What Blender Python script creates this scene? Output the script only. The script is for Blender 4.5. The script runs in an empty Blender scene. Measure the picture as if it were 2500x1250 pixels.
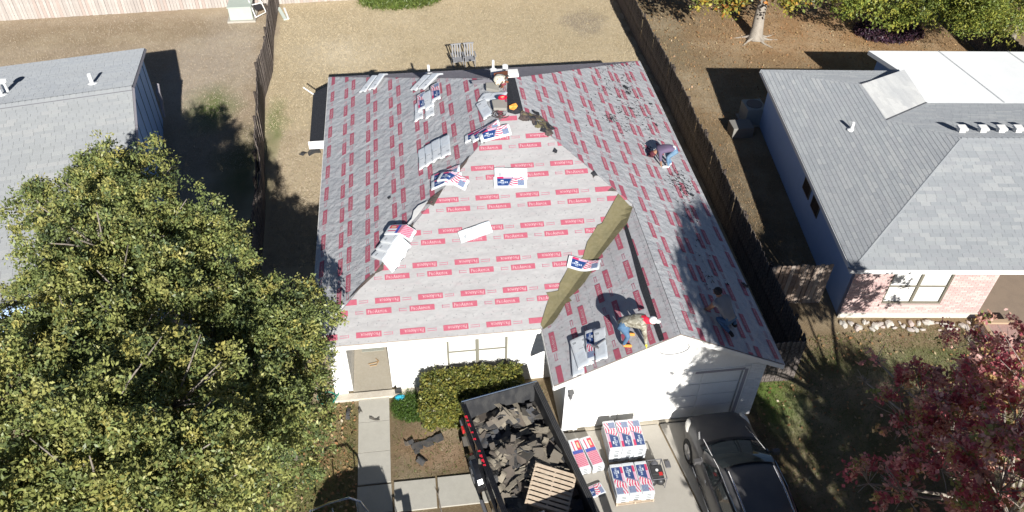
import bpy, bmesh, math, random
import numpy as np
from mathutils import Vector, Matrix, noise
random.seed(7); rng = np.random.default_rng(7)
R = math.radians
D = bpy.data
sc = bpy.context.scene
COL = sc.collection

# ------------------------------------------------------------------ camera, sky, sun, exposure
F_PX, PIT, YAW, ROLL = 1987.1, 0.7498, 0.1417, 0.0209
CPOS = Vector((-1.2903, -15.2454, 19.758))
_cp, _sp, _c, _s = math.cos(PIT), math.sin(PIT), math.cos(YAW), math.sin(YAW)
FW = Vector((_s*_cp, _c*_cp, -_sp)); _r = Vector((_c, -_s, 0)); _u = _r.cross(FW)
RT = math.cos(ROLL)*_r + math.sin(ROLL)*_u; UP = -math.sin(ROLL)*_r + math.cos(ROLL)*_u
cam = D.cameras.new('camera'); cam.sensor_width = 36; cam.lens = F_PX/2500*36
cam.clip_start = 0.1; cam.clip_end = 3000
co = D.objects.new('camera', cam); COL.objects.link(co)
M = Matrix((RT, UP, -FW)).transposed().to_4x4(); M.translation = CPOS
co.matrix_world = M; sc.camera = co

SUN_EL, SUN_AZ = R(28.6), R(174.0)       # azimuth clockwise from +Y
w = D.worlds.new('World'); sc.world = w; w.use_nodes = True
nt = w.node_tree; bg = nt.nodes['Background']
sk = nt.nodes.new('ShaderNodeTexSky'); sk.sky_type = 'NISHITA'; sk.sun_disc = False
sk.sun_elevation = SUN_EL; sk.sun_rotation = SUN_AZ; sk.air_density = .55; sk.dust_density = .1; sk.ozone_density = 1.6
nt.links.new(sk.outputs[0], bg.inputs[0]); bg.inputs[1].default_value = 0.05
sun = D.lights.new('sun', 'SUN'); sun.energy = 5.0; sun.angle = R(0.55); sun.color = (1, 0.975, 0.925)
so = D.objects.new('sun', sun); COL.objects.link(so); so.location = (0, -30, 40)
SDIR = Vector((math.sin(SUN_AZ)*math.cos(SUN_EL), math.cos(SUN_AZ)*math.cos(SUN_EL), math.sin(SUN_EL)))
so.rotation_euler = SDIR.to_track_quat('Z', 'Y').to_euler()
sc.view_settings.view_transform = 'Standard'; sc.view_settings.look = 'None'
sc.view_settings.exposure = 0.72; sc.view_settings.gamma = 1

# ------------------------------------------------------------------ maths helpers
def ray(px, py):
    return FW + RT*((px-1250)/F_PX) - UP*((py-625)/F_PX)
def at(px, py, z=0.0):
    d = ray(px, py); return CPOS + d*((z-CPOS.z)/d.z)
def plane_at(px, py, n, dd):
    d = ray(px, py); n = Vector(n); return CPOS + d*((dd-n.dot(CPOS))/n.dot(d))

ZE, SL = 2.5, 0.5181
XL, XR, YB, GXL, GYF = -4.6885, 8.1906, 14.4366, 1.792, -2.0583
H = (XR-XL)/2; XM = (XR+XL)/2; ZR = ZE+SL*H
GH = (XR-GXL)/2; GX = (XR+GXL)/2; ZG = ZE+SL*GH
K = math.hypot(1, SL)
def roof_z(x, y):
    a = ZE + SL*min(x-XL, XR-x, y, YB-y)
    if y < GH+0.3:
        g = ZE + SL*min(x-GXL, XR-x)
        if y < 0: return g
        a = max(a, g) if x > GXL else a
    return a
def roof_s(x, y, r=0.12):
    return (roof_z(x, y)*2+roof_z(x+r, y)+roof_z(x-r, y)+roof_z(x, y+r)+roof_z(x, y-r))/6
def at_roof(px, py):
    d = ray(px, py); t = (6.2-CPOS.z)/d.z; st = 0.02/abs(d.z)
    for i in range(400):
        p = CPOS+d*t
        if p.z <= roof_z(p.x, p.y): break
        t += st
    return p

# ------------------------------------------------------------------ object helpers
OFF = {}
def tag(o, label=None, cat=None, group=None, kind=None):
    if label: o['label'] = label
    if cat: o['category'] = cat
    if group: o['group'] = group
    if kind: o['kind'] = kind
    return o
def empty(name, loc=(0, 0, 0), rz=0.0):
    o = D.objects.new(name, None); COL.objects.link(o); o.location = loc; o.rotation_euler = (0, 0, rz)
    o.empty_display_size = 0.2; OFF[o.name] = Vector(loc); return o
class MB:
    def __init__(s): s.v = []; s.f = []; s.m = []
    def add(s, vs, fs, mi=0):
        b = len(s.v); s.v += [tuple(v) for v in vs]; s.f += [tuple(b+i for i in f) for f in fs]; s.m += [mi]*len(fs); return s
    def box(s, c, d, rot=None, mi=0):
        x, y, z = d[0]/2, d[1]/2, d[2]/2
        vs = [Vector(p) for p in ((-x,-y,-z),(x,-y,-z),(x,y,-z),(-x,y,-z),(-x,-y,z),(x,-y,z),(x,y,z),(-x,y,z))]
        if rot is not None: vs = [rot@v for v in vs]
        vs = [v+Vector(c) for v in vs]
        return s.add(vs, [(0,3,2,1),(4,5,6,7),(0,1,5,4),(1,2,6,5),(2,3,7,6),(3,0,4,7)], mi)
    def box2(s, a, b, mi=0):
        a = Vector(a); b = Vector(b); return s.box((a+b)/2, (abs(b.x-a.x), abs(b.y-a.y), abs(b.z-a.z)), None, mi)
    def tube(s, pts, r, n=8, mi=0, cap=True):
        pts = [Vector(p) for p in pts]; b = len(s.v); rs = r if isinstance(r, (list, tuple)) else [r]*len(pts)
        for i, p in enumerate(pts):
            t = (pts[min(i+1, len(pts)-1)]-pts[max(i-1, 0)]).normalized()
            a = Vector((0, 0, 1)) if abs(t.z) < .9 else Vector((1, 0, 0))
            u = t.cross(a).normalized(); w_ = t.cross(u)
            for k in range(n):
                an = 2*math.pi*k/n; s.v.append(tuple(p+(u*math.cos(an)+w_*math.sin(an))*rs[i]))
        for i in range(len(pts)-1):
            for k in range(n):
                s.f.append((b+i*n+k, b+i*n+(k+1) % n, b+(i+1)*n+(k+1) % n, b+(i+1)*n+k)); s.m.append(mi)
        if cap:
            s.f.append(tuple(b+k for k in range(n))[::-1]); s.m.append(mi)
            s.f.append(tuple(b+(len(pts)-1)*n+k for k in range(n))); s.m.append(mi)
        return s
    def slab(s, poly, th, mi=0, axis=Vector((0, 0, -1))):
        n = len(poly); top = [Vector(p) for p in poly]; bot = [p+axis*th for p in top]
        return s.add(top+bot, [tuple(range(n)), tuple(range(2*n-1, n-1, -1))]+[(i, i+n, (i+1) % n+n, (i+1) % n) for i in range(n)], mi)
    def sphere(s, c, r, n=12, m=8, mi=0):
        b = len(s.v); rr = Vector(r) if isinstance(r, (tuple, list)) else Vector((r, r, r))
        for i in range(m+1):
            th = math.pi*i/m
            for k in range(n):
                ph = 2*math.pi*k/n
                s.v.append((c[0]+rr.x*math.sin(th)*math.cos(ph), c[1]+rr.y*math.sin(th)*math.sin(ph), c[2]+rr.z*math.cos(th)))
        for i in range(m):
            for k in range(n):
                s.f.append((b+i*n+k, b+(i+1)*n+k, b+(i+1)*n+(k+1) % n, b+i*n+(k+1) % n)); s.m.append(mi)
        return s
    def mesh(s, name, mats, off=None, smooth=False):
        me = D.meshes.new(name); vs = s.v
        if off is not None: vs = [(v[0]-off.x, v[1]-off.y, v[2]-off.z) for v in vs]
        me.from_pydata(vs, [], s.f)
        for m in (mats if isinstance(mats, list) else [mats]): me.materials.append(m)
        if any(s.m): me.polygons.foreach_set('material_index', s.m)
        if smooth: me.polygons.foreach_set('use_smooth', [True]*len(me.polygons))
        me.validate(); return me
    def build(s, name, mats, parent=None, world=False, smooth=False, bevel=0, loc=None):
        off = None
        if world and parent is not None: off = root_off(parent)
        if world and parent is None and loc is not None: off = Vector(loc)
        o = D.objects.new(name, s.mesh(name, mats, off, smooth)); COL.objects.link(o)
        if parent is not None: o.parent = parent
        elif loc is not None: o.location = loc
        if bevel:
            m = o.modifiers.new('bevel', 'BEVEL'); m.width = bevel; m.segments = 2; m.limit_method = 'ANGLE'
        return o
def root_off(p):
    while p.parent is not None: p = p.parent
    return OFF.get(p.name, p.location.copy())
def inst(src_mesh, name, parent, loc, rot=(0, 0, 0), scale=(1, 1, 1)):
    o = D.objects.new(name, src_mesh); COL.objects.link(o); o.parent = parent
    o.location = loc; o.rotation_euler = rot; o.scale = scale; return o
def children(o): return [c for c in D.objects if c.parent == o]
def copy_tree(o, parent=None):
    c = o.copy(); COL.objects.link(c); c.parent = parent
    for ch in list(o.children): copy_tree(ch, c)
    return c
def subdiv_drape(pts2, off, maxe=0.14, wob=0.0, zf=roof_z, grid=None):
    """a polygon in plan, cut fine and laid on the roof"""
    bm = bmesh.new(); vs = [bm.verts.new((p[0], p[1], 0)) for p in pts2]; bm.faces.new(vs)
    xs = [p[0] for p in pts2]; ys = [p[1] for p in pts2]
    g = maxe
    x = min(xs)+g*.5
    while x < max(xs):
        bmesh.ops.bisect_plane(bm, geom=bm.verts[:]+bm.edges[:]+bm.faces[:], plane_co=(x, 0, 0), plane_no=(1, 0, 0)); x += g
    y = min(ys)+g*.5
    while y < max(ys):
        bmesh.ops.bisect_plane(bm, geom=bm.verts[:]+bm.edges[:]+bm.faces[:], plane_co=(0, y, 0), plane_no=(0, 1, 0)); y += g
    for v in bm.verts:
        v.co.z = zf(v.co.x, v.co.y)+off+(wob*(noise.noise(Vector((v.co.x*3.1, v.co.y*3.1, 5)))+.4) if wob else 0)
    out = MB(); bm.verts.ensure_lookup_table(); bm.verts.index_update()
    out.add([v.co.copy() for v in bm.verts], [tuple(v.index for v in f.verts) for f in bm.faces])
    bm.free(); return out
def clip(poly, f):
    """keep the side of a 2-D polygon where f(p) >= 0"""
    out = []
    for i in range(len(poly)):
        a, b = poly[i], poly[(i+1) % len(poly)]; fa, fb = f(a), f(b)
        if fa >= 0: out.append(a)
        if (fa >= 0) != (fb >= 0):
            t = fa/(fa-fb); out.append((a[0]+(b[0]-a[0])*t, a[1]+(b[1]-a[1])*t))
    return out
def clip_convex(poly, cl):
    ar = sum(cl[i][0]*cl[(i+1) % len(cl)][1]-cl[(i+1) % len(cl)][0]*cl[i][1] for i in range(len(cl)))
    sg = 1 if ar > 0 else -1
    for i in range(len(cl)):
        a, b = cl[i], cl[(i+1) % len(cl)]
        poly = clip(poly, lambda p: sg*((b[0]-a[0])*(p[1]-a[1])-(b[1]-a[1])*(p[0]-a[0])))
        if len(poly) < 3: return []
    return poly

# ------------------------------------------------------------------ materials
def mat(name, base, rough=.8, metal=0, noises=(), bump=0, bscale=40, spec=.3, coat=0, attr=None, coords='Object', bdist=.02, drough=0):
    """noises: (scale, colour, amount, detail, stretch xyz)"""
    m = D.materials.new(name); m.use_nodes = True; n = m.node_tree.nodes; l = m.node_tree.links
    b = n['Principled BSDF']; b.inputs['Roughness'].default_value = rough; b.inputs['Metallic'].default_value = metal
    b.inputs['Specular IOR Level'].default_value = spec
    if drough and 'Diffuse Roughness' in b.inputs: b.inputs['Diffuse Roughness'].default_value = drough
    if coat: b.inputs['Coat Weight'].default_value = coat; b.inputs['Coat Roughness'].default_value = .05
    tc = n.new('ShaderNodeTexCoord')
    if attr:
        a = n.new('ShaderNodeAttribute'); a.attribute_name = attr; cur = a.outputs['Color']
    else:
        rgb = n.new('ShaderNodeRGB'); rgb.outputs[0].default_value = (*base, 1); cur = rgb.outputs[0]
    for nz in noises:
        sc_, col, amt = nz[:3]; det = nz[3] if len(nz) > 3 else 4; st = nz[4] if len(nz) > 4 else (1, 1, 1)
        lo, hi = (nz[5] if len(nz) > 5 else (.42, .62))
        mp = n.new('ShaderNodeMapping'); mp.inputs['Scale'].default_value = st; l.new(tc.outputs[coords], mp.inputs[0])
        t = n.new('ShaderNodeTexNoise'); t.inputs['Scale'].default_value = sc_; t.inputs['Detail'].default_value = det
        l.new(mp.outputs[0], t.inputs['Vector'])
        mr = n.new('ShaderNodeMapRange'); mr.inputs[1].default_value = lo; mr.inputs[2].default_value = hi
        mr.inputs[4].default_value = amt; l.new(t.outputs[0], mr.inputs[0])
        mx = n.new('ShaderNodeMix'); mx.data_type = 'RGBA'; l.new(mr.outputs[0], mx.inputs[0]); l.new(cur, mx.inputs[6])
        mx.inputs[7].default_value = (*col, 1); cur = mx.outputs[2]
    l.new(cur, b.inputs['Base Color'])
    if bump:
        t = n.new('ShaderNodeTexNoise'); t.inputs['Scale'].default_value = bscale; t.inputs['Detail'].default_value = 5
        l.new(tc.outputs[coords], t.inputs['Vector'])
        bp = n.new('ShaderNodeBump'); bp.inputs['Strength'].default_value = bump; bp.inputs['Distance'].default_value = bdist
        l.new(t.outputs[0], bp.inputs['Height']); l.new(bp.outputs[0], b.inputs['Normal'])
    return m

def leaf_mat(name, attr='Col', trans=.22, rough=.45):
    m = D.materials.new(name); m.use_nodes = True; n = m.node_tree.nodes; l = m.node_tree.links
    b = n['Principled BSDF']; b.inputs['Roughness'].default_value = rough; b.inputs['Specular IOR Level'].default_value = .35
    a = n.new('ShaderNodeAttribute'); a.attribute_name = attr; l.new(a.outputs['Color'], b.inputs['Base Color'])
    t = n.new('ShaderNodeBsdfTranslucent'); l.new(a.outputs['Color'], t.inputs[0])
    mx = n.new('ShaderNodeMixShader'); mx.inputs[0].default_value = trans
    l.new(b.outputs[0], mx.inputs[1]); l.new(t.outputs[0], mx.inputs[2]); l.new(mx.outputs[0], n['Material Output'].inputs[0])
    return m

m_under = mat('underlayment', (.42, .425, .435), .5, noises=[  # one sheet product in three copies, tone set for each slope's light
    (1.3, (.35, .355, .37), .8, 3), (4, (.42, .33, .35), .45, 5, (1, 1, 1), (.55, .72)),
    (9, (.29, .29, .305), .45, 6, (1, 1, 1), (.55, .7)), (30, (.46, .465, .47), .4, 4)], bump=.7, bscale=4, bdist=.08)
m_under_f = mat('underlayment_front', (.352, .345, .345), .5, noises=[
    (2.2, (.31, .30, .303), .7, 4, (.35, 1.6, 1)), (7, (.38, .31, .32), .35, 5, (.4, 1.4, 1), (.55, .72)),
    (9, (.25, .25, .25), .35, 6, (.25, 3, 1), (.58, .7))], bump=.45, bscale=5, bdist=.06)
m_under_g = mat('underlayment_garage', (.43, .43, .44), .5, noises=[
    (1.8, (.36, .35, .355), .75, 3), (6, (.42, .32, .34), .5, 5, (1, 1, 1), (.52, .68)),
    (14, (.29, .29, .30), .45, 6, (1, 1, 1), (.55, .7))], bump=.35, bscale=9, bdist=.03)
m_print = mat('red_print', (.38, .09, .13), .55, noises=[(12, (.40, .13, .17), .5, 4), (40, (.32, .06, .09), .3, 3)])
m_print_f = m_print
m_letter = mat('pale_lettering', (.52, .36, .38), .6)
m_smallprint = mat('small_red_print', (.42, .16, .21), .6)
m_nail = mat('nail_cap', (.12, .12, .13), .5); m_cap_ = mat('plastic_cap', (.20, .20, .21), .5)
m_black = mat('black_felt', (.022, .023, .028), .8, noises=[(20, (.05, .05, .055), .5)], bump=.3)
m_olive = mat('olive_felt', (.155, .135, .072), .85, noises=[(3, (.12, .11, .06), .6), (11, (.19, .165, .1), .4)], bump=.4, bscale=15)
m_brownfelt = mat('brown_felt', (.07, .055, .05), .85, noises=[(9, (.12, .095, .08), .6)], bump=.3)
m_backroof = mat('back_slope_felt', (.17, .16, .18), .85, drough=1, noises=[(3, (.12, .115, .135), .6, 5, (1, 5, 1)), (25, (.22, .21, .23), .4)], bump=.3, bscale=30)
m_wood = mat('bare_wood', (.42, .28, .15), .8, noises=[(12, (.3, .18, .08), .6, 5, (1, 8, 1))])
m_deckwood = mat('roof_deck', (.30, .2, .12), .85, noises=[(8, (.2, .13, .07), .5)])
m_white = mat('white_paint', (.80, .79, .76), .6, noises=[(3, (.74, .72, .68), .4), (22, (.70, .68, .64), .25)])
m_whitebrick = mat('white_painted_brick', (.78, .775, .76), .75, noises=[(30, (.68, .67, .66), .4)], bump=.2)
m_mortar_w = mat('pale_mortar', (.66, .65, .63), .9, noises=[(15, (.55, .54, .52), .4)])
m_trim = mat('grey_trim', (.33, .31, .33), .6, noises=[(14, (.28, .26, .27), .4)])
m_tan = mat('tan_slab', (.40, .36, .29), .85, noises=[(2, (.36, .32, .25), .6), (14, (.45, .41, .34), .4), (60, (.33, .3, .25), .3)], bump=.15)
m_conc = mat('concrete', (.42, .39, .34), .85, noises=[(.9, (.37, .345, .30), .7), (6, (.45, .42, .37), .4, 6), (60, (.35, .33, .29), .4, 3), (2.3, (.34, .31, .27), .35, 5, (1, 1, 1), (.6, .75))], bump=.15, bscale=70)
m_walk = mat('walk_concrete', (.43, .41, .36), .85, noises=[(1.2, (.38, .36, .31), .6), (7, (.47, .45, .39), .4, 6), (70, (.36, .34, .3), .4, 3)], bump=.15, bscale=70)
m_glass = mat('window_glass', (.18, .2, .22), .08, spec=.6)
m_blind = mat('window_blind', (.72, .71, .68), .35, spec=.5, noises=[(3, (.6, .6, .58), .4)])
m_pvc = mat('white_pipe', (.82, .82, .8), .5)
m_soff = mat('soffit', (.5, .49, .47), .8)

def palette_mesh(name, verts, faces, cols, material, parent=None, world=True, smooth=False, kind=None):
    me = D.meshes.new(name); V = np.asarray(verts, dtype=np.float32)
    if world and parent is not None: V = V - np.array(root_off(parent), dtype=np.float32)
    Fc = np.asarray(faces, dtype=np.int32); k = Fc.shape[1]
    me.vertices.add(len(V)); me.vertices.foreach_set('co', V.ravel())
    me.loops.add(Fc.size); me.loops.foreach_set('vertex_index', Fc.ravel())
    me.polygons.add(len(Fc)); me.polygons.foreach_set('loop_start', np.arange(0, Fc.size, k, dtype=np.int32))
    me.polygons.foreach_set('loop_total', np.full(len(Fc), k, dtype=np.int32))
    me.update(calc_edges=True)
    C = np.asarray(cols, dtype=np.float32)
    ca = me.color_attributes.new('Col', 'FLOAT_COLOR', 'CORNER')
    cc = np.repeat(np.concatenate([C, np.ones((len(C), 1), np.float32)], 1), k, axis=0)
    ca.data.foreach_set('color', cc.ravel()); me.materials.append(material)
    o = D.objects.new(name, me); COL.objects.link(o)
    if parent is not None: o.parent = parent
    if kind: o['kind'] = kind
    return o
# ------------------------------------------------------------------ ground
def ground_material():
    m = D.materials.new('ground'); m.use_nodes = True; n = m.node_tree.nodes; l = m.node_tree.links
    b = n['Principled BSDF']; b.inputs['Roughness'].default_value = .95; b.inputs['Specular IOR Level'].default_value = .1
    tc = n.new('ShaderNodeTexCoord'); obj = tc.outputs['Object']
    wn = n.new('ShaderNodeTexNoise'); wn.inputs['Scale'].default_value = .8; wn.inputs['Detail'].default_value = 6; l.new(obj, wn.inputs['Vector'])
    va = n.new('ShaderNodeVectorMath'); va.operation = 'MULTIPLY_ADD'; l.new(wn.outputs['Color'], va.inputs[0])
    va.inputs[1].default_value = (1.5, 1.5, 0); va.inputs[2].default_value = (-.75, -.75, 0)
    wp = n.new('ShaderNodeVectorMath'); wp.operation = 'ADD'; l.new(obj, wp.inputs[0]); l.new(va.outputs[0], wp.inputs[1])
    rgb = n.new('ShaderNodeRGB'); rgb.outputs[0].default_value = (.48, .395, .265, 1); cur = rgb.outputs[0]
    def mixin(fac, col):
        nonlocal cur
        mx = n.new('ShaderNodeMix'); mx.data_type = 'RGBA'; l.new(fac, mx.inputs[0]); l.new(cur, mx.inputs[6]); mx.inputs[7].default_value = (*col, 1); cur = mx.outputs[2]
    def ell(cx, cy, rx, ry, col, amt=1, soft=.35, rot=0):
        mp = n.new('ShaderNodeMapping'); mp.vector_type = 'TEXTURE'; mp.inputs['Location'].default_value = (cx, cy, 0)
        mp.inputs['Rotation'].default_value = (0, 0, R(rot)); mp.inputs['Scale'].default_value = (rx, ry, 1e4)
        l.new(wp.outputs[0], mp.inputs[0])
        ln = n.new('ShaderNodeVectorMath'); ln.operation = 'LENGTH'; l.new(mp.outputs[0], ln.inputs[0])
        mr = n.new('ShaderNodeMapRange'); mr.inputs[1].default_value = 1; mr.inputs[2].default_value = 1-soft
        mr.inputs[3].default_value = 0; mr.inputs[4].default_value = amt; l.new(ln.outputs['Value'], mr.inputs[0]); mixin(mr.outputs[0], col)
    def rect(x0, x1, y0, y1, col, amt=1, soft=.3):
        sx = n.new('ShaderNodeSeparateXYZ'); l.new(wp.outputs[0], sx.inputs[0]); prev = None
        for ch, a, s_ in ((0, x0, 1), (0, x1, -1), (1, y0, 1), (1, y1, -1)):
            mr = n.new('ShaderNodeMapRange'); mr.inputs[1].default_value = a-s_*soft; mr.inputs[2].default_value = a+s_*soft
            l.new(sx.outputs[ch], mr.inputs[0])
            if prev is None: prev = mr.outputs[0]
            else:
                q = n.new('ShaderNodeMath'); q.operation = 'MULTIPLY'; l.new(prev, q.inputs[0]); l.new(mr.outputs[0], q.inputs[1]); prev = q.outputs[0]
        q = n.new('ShaderNodeMath'); q.operation = 'MULTIPLY'; l.new(prev, q.inputs[0]); q.inputs[1].default_value = amt; mixin(q.outputs[0], col)
    rect(-80, -7.9, -3, 90, (.37, .29, .205), 1, .15)
    ell(-10.6, 20.5, 2.4, 6, (.41, .345, .275), .9)
    ell(-16, 24, 7, 1.5, (.30, .225, .14), .6)
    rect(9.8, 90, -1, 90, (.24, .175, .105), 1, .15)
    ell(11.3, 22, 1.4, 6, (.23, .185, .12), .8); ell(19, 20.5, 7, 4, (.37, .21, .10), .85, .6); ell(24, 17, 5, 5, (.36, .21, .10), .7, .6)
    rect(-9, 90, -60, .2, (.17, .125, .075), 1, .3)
    rect(-80, -3.6, -60, -.1, (.20, .17, .075), 1, .3)
    ell(-4.4, -1.4, .6, 1.6, (.30, .20, .10), .8)
    ell(-4.6, 21, 3.2, 2.3, (.60, .52, .39), .8, .9); ell(7.7, 23, 1.3, 1.6, (.31, .26, .20), .9, .4)
    g1, g2, g3 = at(515, 265), at(672, 300), at(590, 420); ell(g1.x, g1.y, 1.5, 2.3, (.12, .17, .045), .95, .8); ell(g2.x, g2.y, .75, 2.6, (.14, .19, .05), .9, .8); ell(g3.x, g3.y, 1.5, 4, (.12, .14, .05), .8, .8)
    ell(-1.8, 26.5, 2.6, 1.6, (.13, .16, .04), .75, .7)
    ell(-2.05, -.35, .7, .75, (.085, .125, .03), .95, .4); ell(-1.2, -1.1, 1.2, .5, (.26, .19, .12), .8, .5)
    ell(-1.6, -2.0, 1.15, .9, (.25, .155, .095), .9, .5)
    ell(-4.9, -3.0, 1.0, 1.4, (.16, .17, .055), .8, .7)
    g4 = at(1905, 985); ell(g4.x, g4.y, .9, 1.5, (.13, .21, .04), .95, .6); ell(10.3, -3, 2.4, 3.4, (.085, .11, .035), .75, .8); ell(12, -.4, 2.2, .9, (.11, .13, .045), .7, .7); ell(11.0, 7.5, 1.1, 7, (.10, .085, .06), .7, .6); ell(11, -5, 3, 3, (.15, .13, .07), .6, .9)  # green lawn patches and side strip, darkened in colour to add shade
    ell(14.5, -.7, 2.5, 1.0, (.12, .14, .05), .8, .5)
    # grain of dry blades, clods and fallen leaves
    for sc_, col, amt, lo, hi in ((3.2, (.20, .155, .09), .5, .5, .66), (13, (.50, .42, .28), .35, .5, .68), (34, (.15, .12, .07), .42, .5, .66), (80, (.55, .46, .32), .3, .53, .66), (1.3, (.36, .25, .13), .4, .52, .7), (.28, (.66, .56, .40), .7, .48, .68), (.45, (.25, .2, .11), .5, .52, .7)):
        t = n.new('ShaderNodeTexNoise'); t.inputs['Scale'].default_value = sc_; t.inputs['Detail'].default_value = 6; t.inputs['Roughness'].default_value = .65
        l.new(obj, t.inputs['Vector'])
        mr = n.new('ShaderNodeMapRange'); mr.inputs[1].default_value = lo; mr.inputs[2].default_value = hi; mr.inputs[4].default_value = amt
        l.new(t.outputs[0], mr.inputs[0])
        mm = n.new('ShaderNodeMix'); mm.data_type = 'RGBA'; mm.blend_type = 'MIX'; l.new(mr.outputs[0], mm.inputs[0]); l.new(cur, mm.inputs[6])
        # tint of the local colour, so each yard keeps its own hue
        tt = n.new('ShaderNodeMix'); tt.data_type = 'RGBA'; tt.inputs[0].default_value = .45; l.new(cur, tt.inputs[6]); tt.inputs[7].default_value = (*col, 1)
        l.new(tt.outputs[2], mm.inputs[7]); cur = mm.outputs[2]
    l.new(cur, b.inputs['Base Color'])
    t = n.new('ShaderNodeTexNoise'); t.inputs['Scale'].default_value = 30; t.inputs['Detail'].default_value = 8; t.inputs['Roughness'].default_value = .7; l.new(obj, t.inputs['Vector'])
    bp = n.new('ShaderNodeBump'); bp.inputs['Strength'].default_value = .8; bp.inputs['Distance'].default_value = .05
    l.new(t.outputs[0], bp.inputs['Height']); l.new(bp.outputs[0], b.inputs['Normal'])
    return m
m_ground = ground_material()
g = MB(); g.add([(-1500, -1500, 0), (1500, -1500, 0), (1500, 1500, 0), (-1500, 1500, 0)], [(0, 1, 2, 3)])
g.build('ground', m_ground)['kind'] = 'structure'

def slabs(name, quads, material, th=.05, label=None):
    """a paved area: a base under joint-separated slabs"""
    root = empty(name, (quads[0][0][0], quads[0][0][1], 0)); root['kind'] = 'structure'
    for q in quads:
        c = sum((Vector((*p, 0)) for p in q), Vector())/len(q)
        q2 = [c+(Vector((*p, 0))-c)*(1-.012/(Vector((*p, 0))-c).length) for p in q]
        MB().slab([(p.x, p.y, th+random.uniform(0, .006)) for p in q2], th+.03).build('concrete_slab', material, root, True)
    return root
xs = (-3.64, -2.73)
ys = [.13, -.85, -1.88, -2.90]
qs = [[(xs[0], ys[i+1]), (xs[1], ys[i+1]), (xs[1], ys[i]), (xs[0], ys[i])] for i in range(3)]
qs += [[(-3.66, -3.80), (-2.70, -3.80), (-2.72, -2.95), (-3.65, -2.95)], [(-3.68, -4.9), (-2.68, -4.9), (-2.70, -3.84), (-3.66, -3.84)], [(-3.7, -6.0), (-2.66, -6.0), (-2.68, -4.94), (-3.68, -4.94)]]
qs += [[(-2.66, -3.82), (-1.52, -3.82), (-1.52, -2.92), (-2.66, -2.92)], [(-1.48, -3.82), (-.35, -3.82), (-.35, -2.91), (-1.48, -2.91)], [(-.31, -3.82), (.85, -3.82), (.85, -2.9), (-.31, -2.9)], [(.89, -3.82), (2.0, -3.82), (2.0, -2.9), (.89, -2.9)]]
slabs('walkway', qs, m_walk)
# driveway, its apron strip against the door
dq = []
for x0, x1 in ((2.05, 5.02), (5.06, 7.72)):
    for y0, y1 in ((-4.95, -1.9), (-8.0, -4.99), (-11.5, -8.04)):
        k0, k1 = (-1.9-y0)*.15, (-1.9-y1)*.15
        if x0 < 3: dq.append([(x0, y0), (x1+k0, y0), (x1+k1, y1), (x0, y1)])
        else: dq.append([(x0+k0, y0), (x1, y0), (x1, y1), (x0+k1, y1)])
slabs('driveway', dq, m_conc)
a = MB().box2((2.36, -1.88, 0), (7.62, -1.55, .085)); a.build('driveway_apron', m_tan)['kind'] = 'structure'

# ------------------------------------------------------------------ bricks and shingles made piece by piece
def attr_col(me, col):
    ca = me.color_attributes.new('Col', 'FLOAT_COLOR', 'CORNER')
    ca.data.foreach_set('color', np.tile(np.array([*col, 1], np.float32), len(me.loops)))
def pieces_on_plane(parent, name, O, U, V, polys, th, cols, material, limit, near=None, tilt=0.0, zoff=0.0):
    """polys: 2-D outlines (u,v) of single pieces on plane O+U*u+V*v. The `limit` largest/nearest become objects, the rest one stuff part."""
    N = U.cross(V).normalized(); off = root_off(parent)
    order = sorted(range(len(polys)), key=lambda i: near(polys[i]) if near else -i)
    sel = set(order[:limit]); cache = {}
    vs, fs, cc = [], [], []; stuff = MB(); scol = []
    for i, (p, ci) in enumerate(zip(polys, cols)):
        v0 = min(q[1] for q in p); v1 = max(q[1] for q in p)
        def lift(q):
            f = (v1-q[1])/(v1-v0+1e-6); return zoff+th*(1-tilt)+th*tilt*f
        if i in sel:
            u0 = p[0][0]; w0 = p[0][1]
            key = (ci, tuple((round(q[0]-u0, 3), round(q[1]-w0, 3)) for q in p))
            if key not in cache:
                mb = MB(); n = len(p)
                top = [U*(q[0]-u0)+V*(q[1]-w0)+N*lift(q) for q in p]; bot = [U*(q[0]-u0)+V*(q[1]-w0) for q in p]
                mb.add(top+bot, [tuple(range(n))]+[(j, j+n, (j+1) % n+n, (j+1) % n) for j in range(n)])
                me = mb.mesh(name, material); attr_col(me, PAL[ci]); cache[key] = me
            inst(cache[key], name, parent, (O+U*u0+V*w0)-off)
        else:
            n = len(p)
            top = [O+U*q[0]+V*q[1]+N*lift(q) for q in p]; bot = [O+U*q[0]+V*q[1] for q in p]
            stuff.add(top+bot, [tuple(range(n))]+[(j, j+n, (j+1) % n+n, (j+1) % n) for j in range(n)])
            for f in range(n+1): scol.append((PAL[ci], n if f == 0 else 4))
    if stuff.f:
        me = stuff.mesh(name+'s', material, off)
        ca = me.color_attributes.new('Col', 'FLOAT_COLOR', 'CORNER')
        arr = np.concatenate([np.tile(np.array([*c, 1], np.float32), k) for c, k in scol])
        if len(arr) == len(me.loops)*4: ca.data.foreach_set('color', arr)
        o = D.objects.new(name+'s', me); COL.objects.link(o); o.parent = parent; o['kind'] = 'stuff'
PAL = []
def pal(cols):
    b = len(PAL); PAL.extend(cols); return list(range(b, b+len(cols)))
def attr_mat(name, rough=.85, noises=(), bump=.2, bscale=60, spec=.25, drough=0):
    return mat(name, (1, 1, 1), rough, noises=noises, bump=bump, bscale=bscale, attr='Col', spec=spec, drough=drough)
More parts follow.
